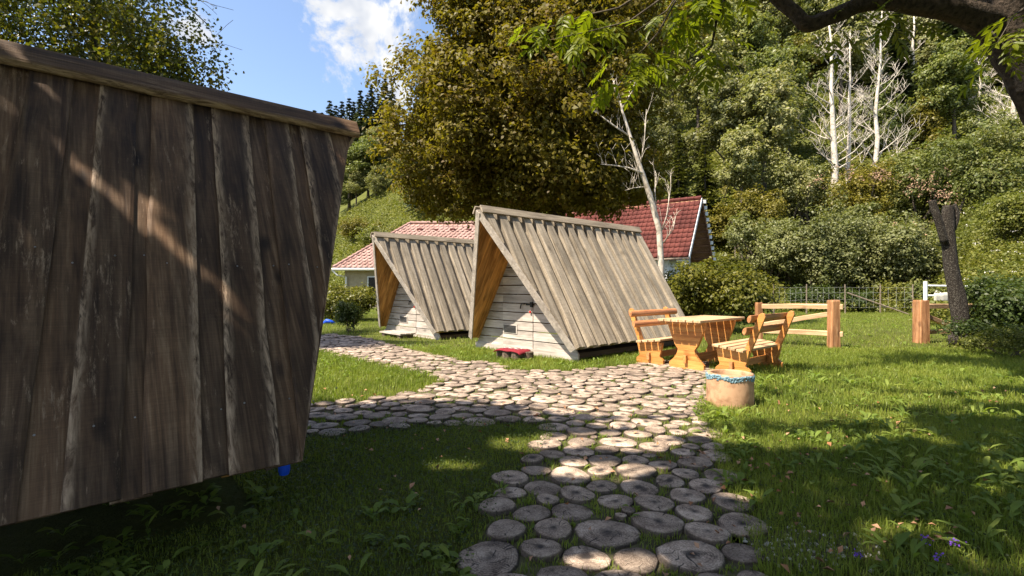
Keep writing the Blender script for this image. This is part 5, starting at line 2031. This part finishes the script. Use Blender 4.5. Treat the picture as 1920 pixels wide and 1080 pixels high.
add('grass', np_mesh('grass', np.vstack(Vs), [np.vstack(Qs), np.vstack(Ts)]), None, M['grass'], label='short green lawn grass around the path and cabins', kind='stuff')


# broad leaved weeds: dock on the right, clover and small rosettes elsewhere
def broad_leaves(P, ln, wd, rise, curl=.5, per=5):
    """rosettes of long leaves: 3 cross rows, folded along the midrib"""
    n = len(P) * per
    base = np.repeat(np.stack([P[:, 0], P[:, 1], hz(P[:, 0], P[:, 1])], 1), per, 0)
    a = gr.uniform(0, 6.283, n)
    L = np.repeat(ln, per) * gr.uniform(.6, 1.25, n)
    W = np.repeat(wd, per) * gr.uniform(.7, 1.2, n)
    r = np.clip(gr.normal(rise, .22, n), .12, 1.35)
    d = np.stack([np.cos(a), np.sin(a), np.zeros(n)], 1)
    s = np.stack([-np.sin(a), np.cos(a), np.zeros(n)], 1)
    up_ = np.array([0, 0, 1.0])
    rows = []
    for (t, k) in ((.0, .10), (.3, .16), (.5, .9), (.72, 1.0), (.9, .6), (1.0, .04)):
        ang = r - curl * t * t * gr.uniform(.8, 1.2, n)
        c = base + (d * np.cos(ang)[:, None] + up_ * np.sin(ang)[:, None]) * (L * t)[:, None]
        hw = s * (W * k * .5)[:, None]
        rows += [c - hw + up_ * (W * k * .12)[:, None], c, c + hw + up_ * (W * k * .12)[:, None]]
    V = np.stack(rows, 1).reshape(-1, 3)
    i = np.arange(n)[:, None] * 18
    Q = np.vstack([i + np.array([[3 * j + q, 3 * j + q + 1, 3 * j + q + 4, 3 * j + q + 3]]) for j in range(5) for q in range(2)])
    return V, Q


Pw = frustum(1500, 2.0, 7.5, ulo=.3, uhi=1.1)
Pw = Pw[~in_poly(Pw, PATH) & free(Pw)]
Pw = Pw[(Pw[:, 0] > 1.75) & (gr.uniform(0, 1, len(Pw)) < np.clip((Pw[:, 0] - 1.2) / 2.2, .25, 1) * np.clip((5.6 - Pw[:, 1]) / 2.2, .14, .7))]
W1 = broad_leaves(Pw, gr.uniform(.07, .185, len(Pw)), gr.uniform(.026, .052, len(Pw)), .85)
Pw = frustum(2600, 7.0, 22, ulo=.25, uhi=1.1)
Pw = Pw[~in_poly(Pw, PATH) & free(Pw) & (gr.uniform(0, 1, len(Pw)) < .12)]
W2_ = broad_leaves(Pw, gr.uniform(.08, .2, len(Pw)), gr.uniform(.03, .06, len(Pw)), .7)
Pw = frustum(80, 2.0, 3.3, ulo=-1.0, uhi=.0)
Pw = Pw[~in_poly(Pw, PATH)]
W3 = broad_leaves(Pw, gr.uniform(.06, .15, len(Pw)), gr.uniform(.02, .05, len(Pw)), .75)
Pw = np.vstack([frustum(500, 7.2, 11.5, ulo=-.4, uhi=.3), frustum(150, 3, 7, ulo=.33, uhi=.5)])
Pw = Pw[~in_poly(Pw, PATH) & free(Pw)]
W4 = broad_leaves(Pw, gr.uniform(.06, .14, len(Pw)), gr.uniform(.02, .04, len(Pw)), .9)
Pw = frustum(900, 2.2, 7.5, ulo=-.3, uhi=.45)
Pw = Pw[in_poly(Pw, PATH)]
Pw = Pw[~on_disc(Pw, -.006)]
W5 = broad_leaves(Pw, gr.uniform(.04, .085, len(Pw)), gr.uniform(.014, .026, len(Pw)), .6)
Vs, Qs, nb = [], [], 0
for V, Q in (W1, W2_, W3, W4, W5):
    Vs.append(V)
    Qs.append(Q + nb)
    nb += len(V)
add('broad_leaf_weeds', np_mesh('broad_leaf_weeds', np.vstack(Vs), np.vstack(Qs), True), None, M['dock'], label='dock and other broad leaf weeds growing through the grass', kind='stuff')
# clover mat in the shaded lawn left of the path
P = frustum(26000, 2.0, 5.2, ulo=-.95, uhi=.15)
P = P[~in_poly(P, PATH) & free(P)]
P2_ = frustum(9000, 2.0, 7.5, ulo=.3, uhi=1.1)
P = np.vstack([P, P2_[~in_poly(P2_, PATH)]])
C = np.stack([P[:, 0], P[:, 1], gr.uniform(.015, .06, len(P))], 1)
V, Q = leaf_quads(C, unit(gr.normal(size=C.shape) * .35 + np.array([0, 0, 1])), gr.uniform(.009, .020, len(C)), gr, .85, .1)
add('clover', np_mesh('clover', V, Q), None, M['darkweed'], label='low clover leaves in the shaded lawn', kind='stuff')
# fallen leaves
P = np.vstack([frustum(230, 2.1, 6.5, ulo=-.8, uhi=1.0), frustum(90, 2.1, 4, ulo=.3, uhi=.9)])
C = np.stack([P[:, 0], P[:, 1], np.where(in_poly(P, PATH), .036, .05)], 1)
V, Q = leaf_quads(C, unit(gr.normal(size=C.shape) * .4 + np.array([0, 0, 1])), gr.uniform(.025, .055, len(C)), gr, .6, .25)
add('fallen_leaves', np_mesh('fallen_leaves', V, Q), None, M['dry_leaf'], label='dry fallen leaves scattered on path and grass', kind='stuff')
# violet flowers near the lower right corner
for (px, py) in ((1610, 1068), (1737, 1040), (1755, 1072), (1788, 1043)):
    x, y = gp(px, py)
    C = np.stack([gr.normal(0, .013, 22), gr.normal(0, .013, 22), .055 + gr.uniform(0, .035, 22)], 1)
    V, Q = leaf_quads(C, unit(gr.normal(size=C.shape) + np.array([0, -.4, .6])), gr.uniform(.007, .014, 22), gr, .8)
    fo = empty('violet_flower', (x, y, 0), 0, label='tiny violet flower head in the grass at the lower right', cat='flower', group='violet flowers')
    add('petals', np_mesh('petals', V, Q), fo, M['purple'], kind='stuff')
    Geo().tube([(0, 0, 0), (.004, 0, .06)], [.0025, .002], 4).build('stem', M['dock'], fo)
# bare dirt with pebbles at the right of the path
dr = random.Random(44)
cx, cy_ = gp(1500, 1025)
V = [(cx + (.36 + .07 * math.sin(3 * a + 1) + dr.uniform(-.03, .03)) * math.cos(a), cy_ + (.17 + .04 * math.sin(2 * a)) * math.sin(a), .004) for a in [i * 6.283 / 26 for i in range(26)]]
Geo().verts(V, [tuple(range(26))]).build('dirt', M['soil'], kind='structure')
g = Geo()
for i in range(170):
    x, y = cx + dr.gauss(0, .2), cy_ + dr.gauss(0, .11)
    s_ = dr.uniform(.004, .014)
    g.tube([(x, y, 0), (x + dr.uniform(-.2, .2) * s_, y, .004 + s_ * .4), (x, y, .004 + s_ * .8)], [s_, s_ * .9, s_ * .3], 5, rng=dr, rough=.25)
g.build('pebbles', M['cloth'], label='small pale pebbles on the bare dirt', kind='stuff')
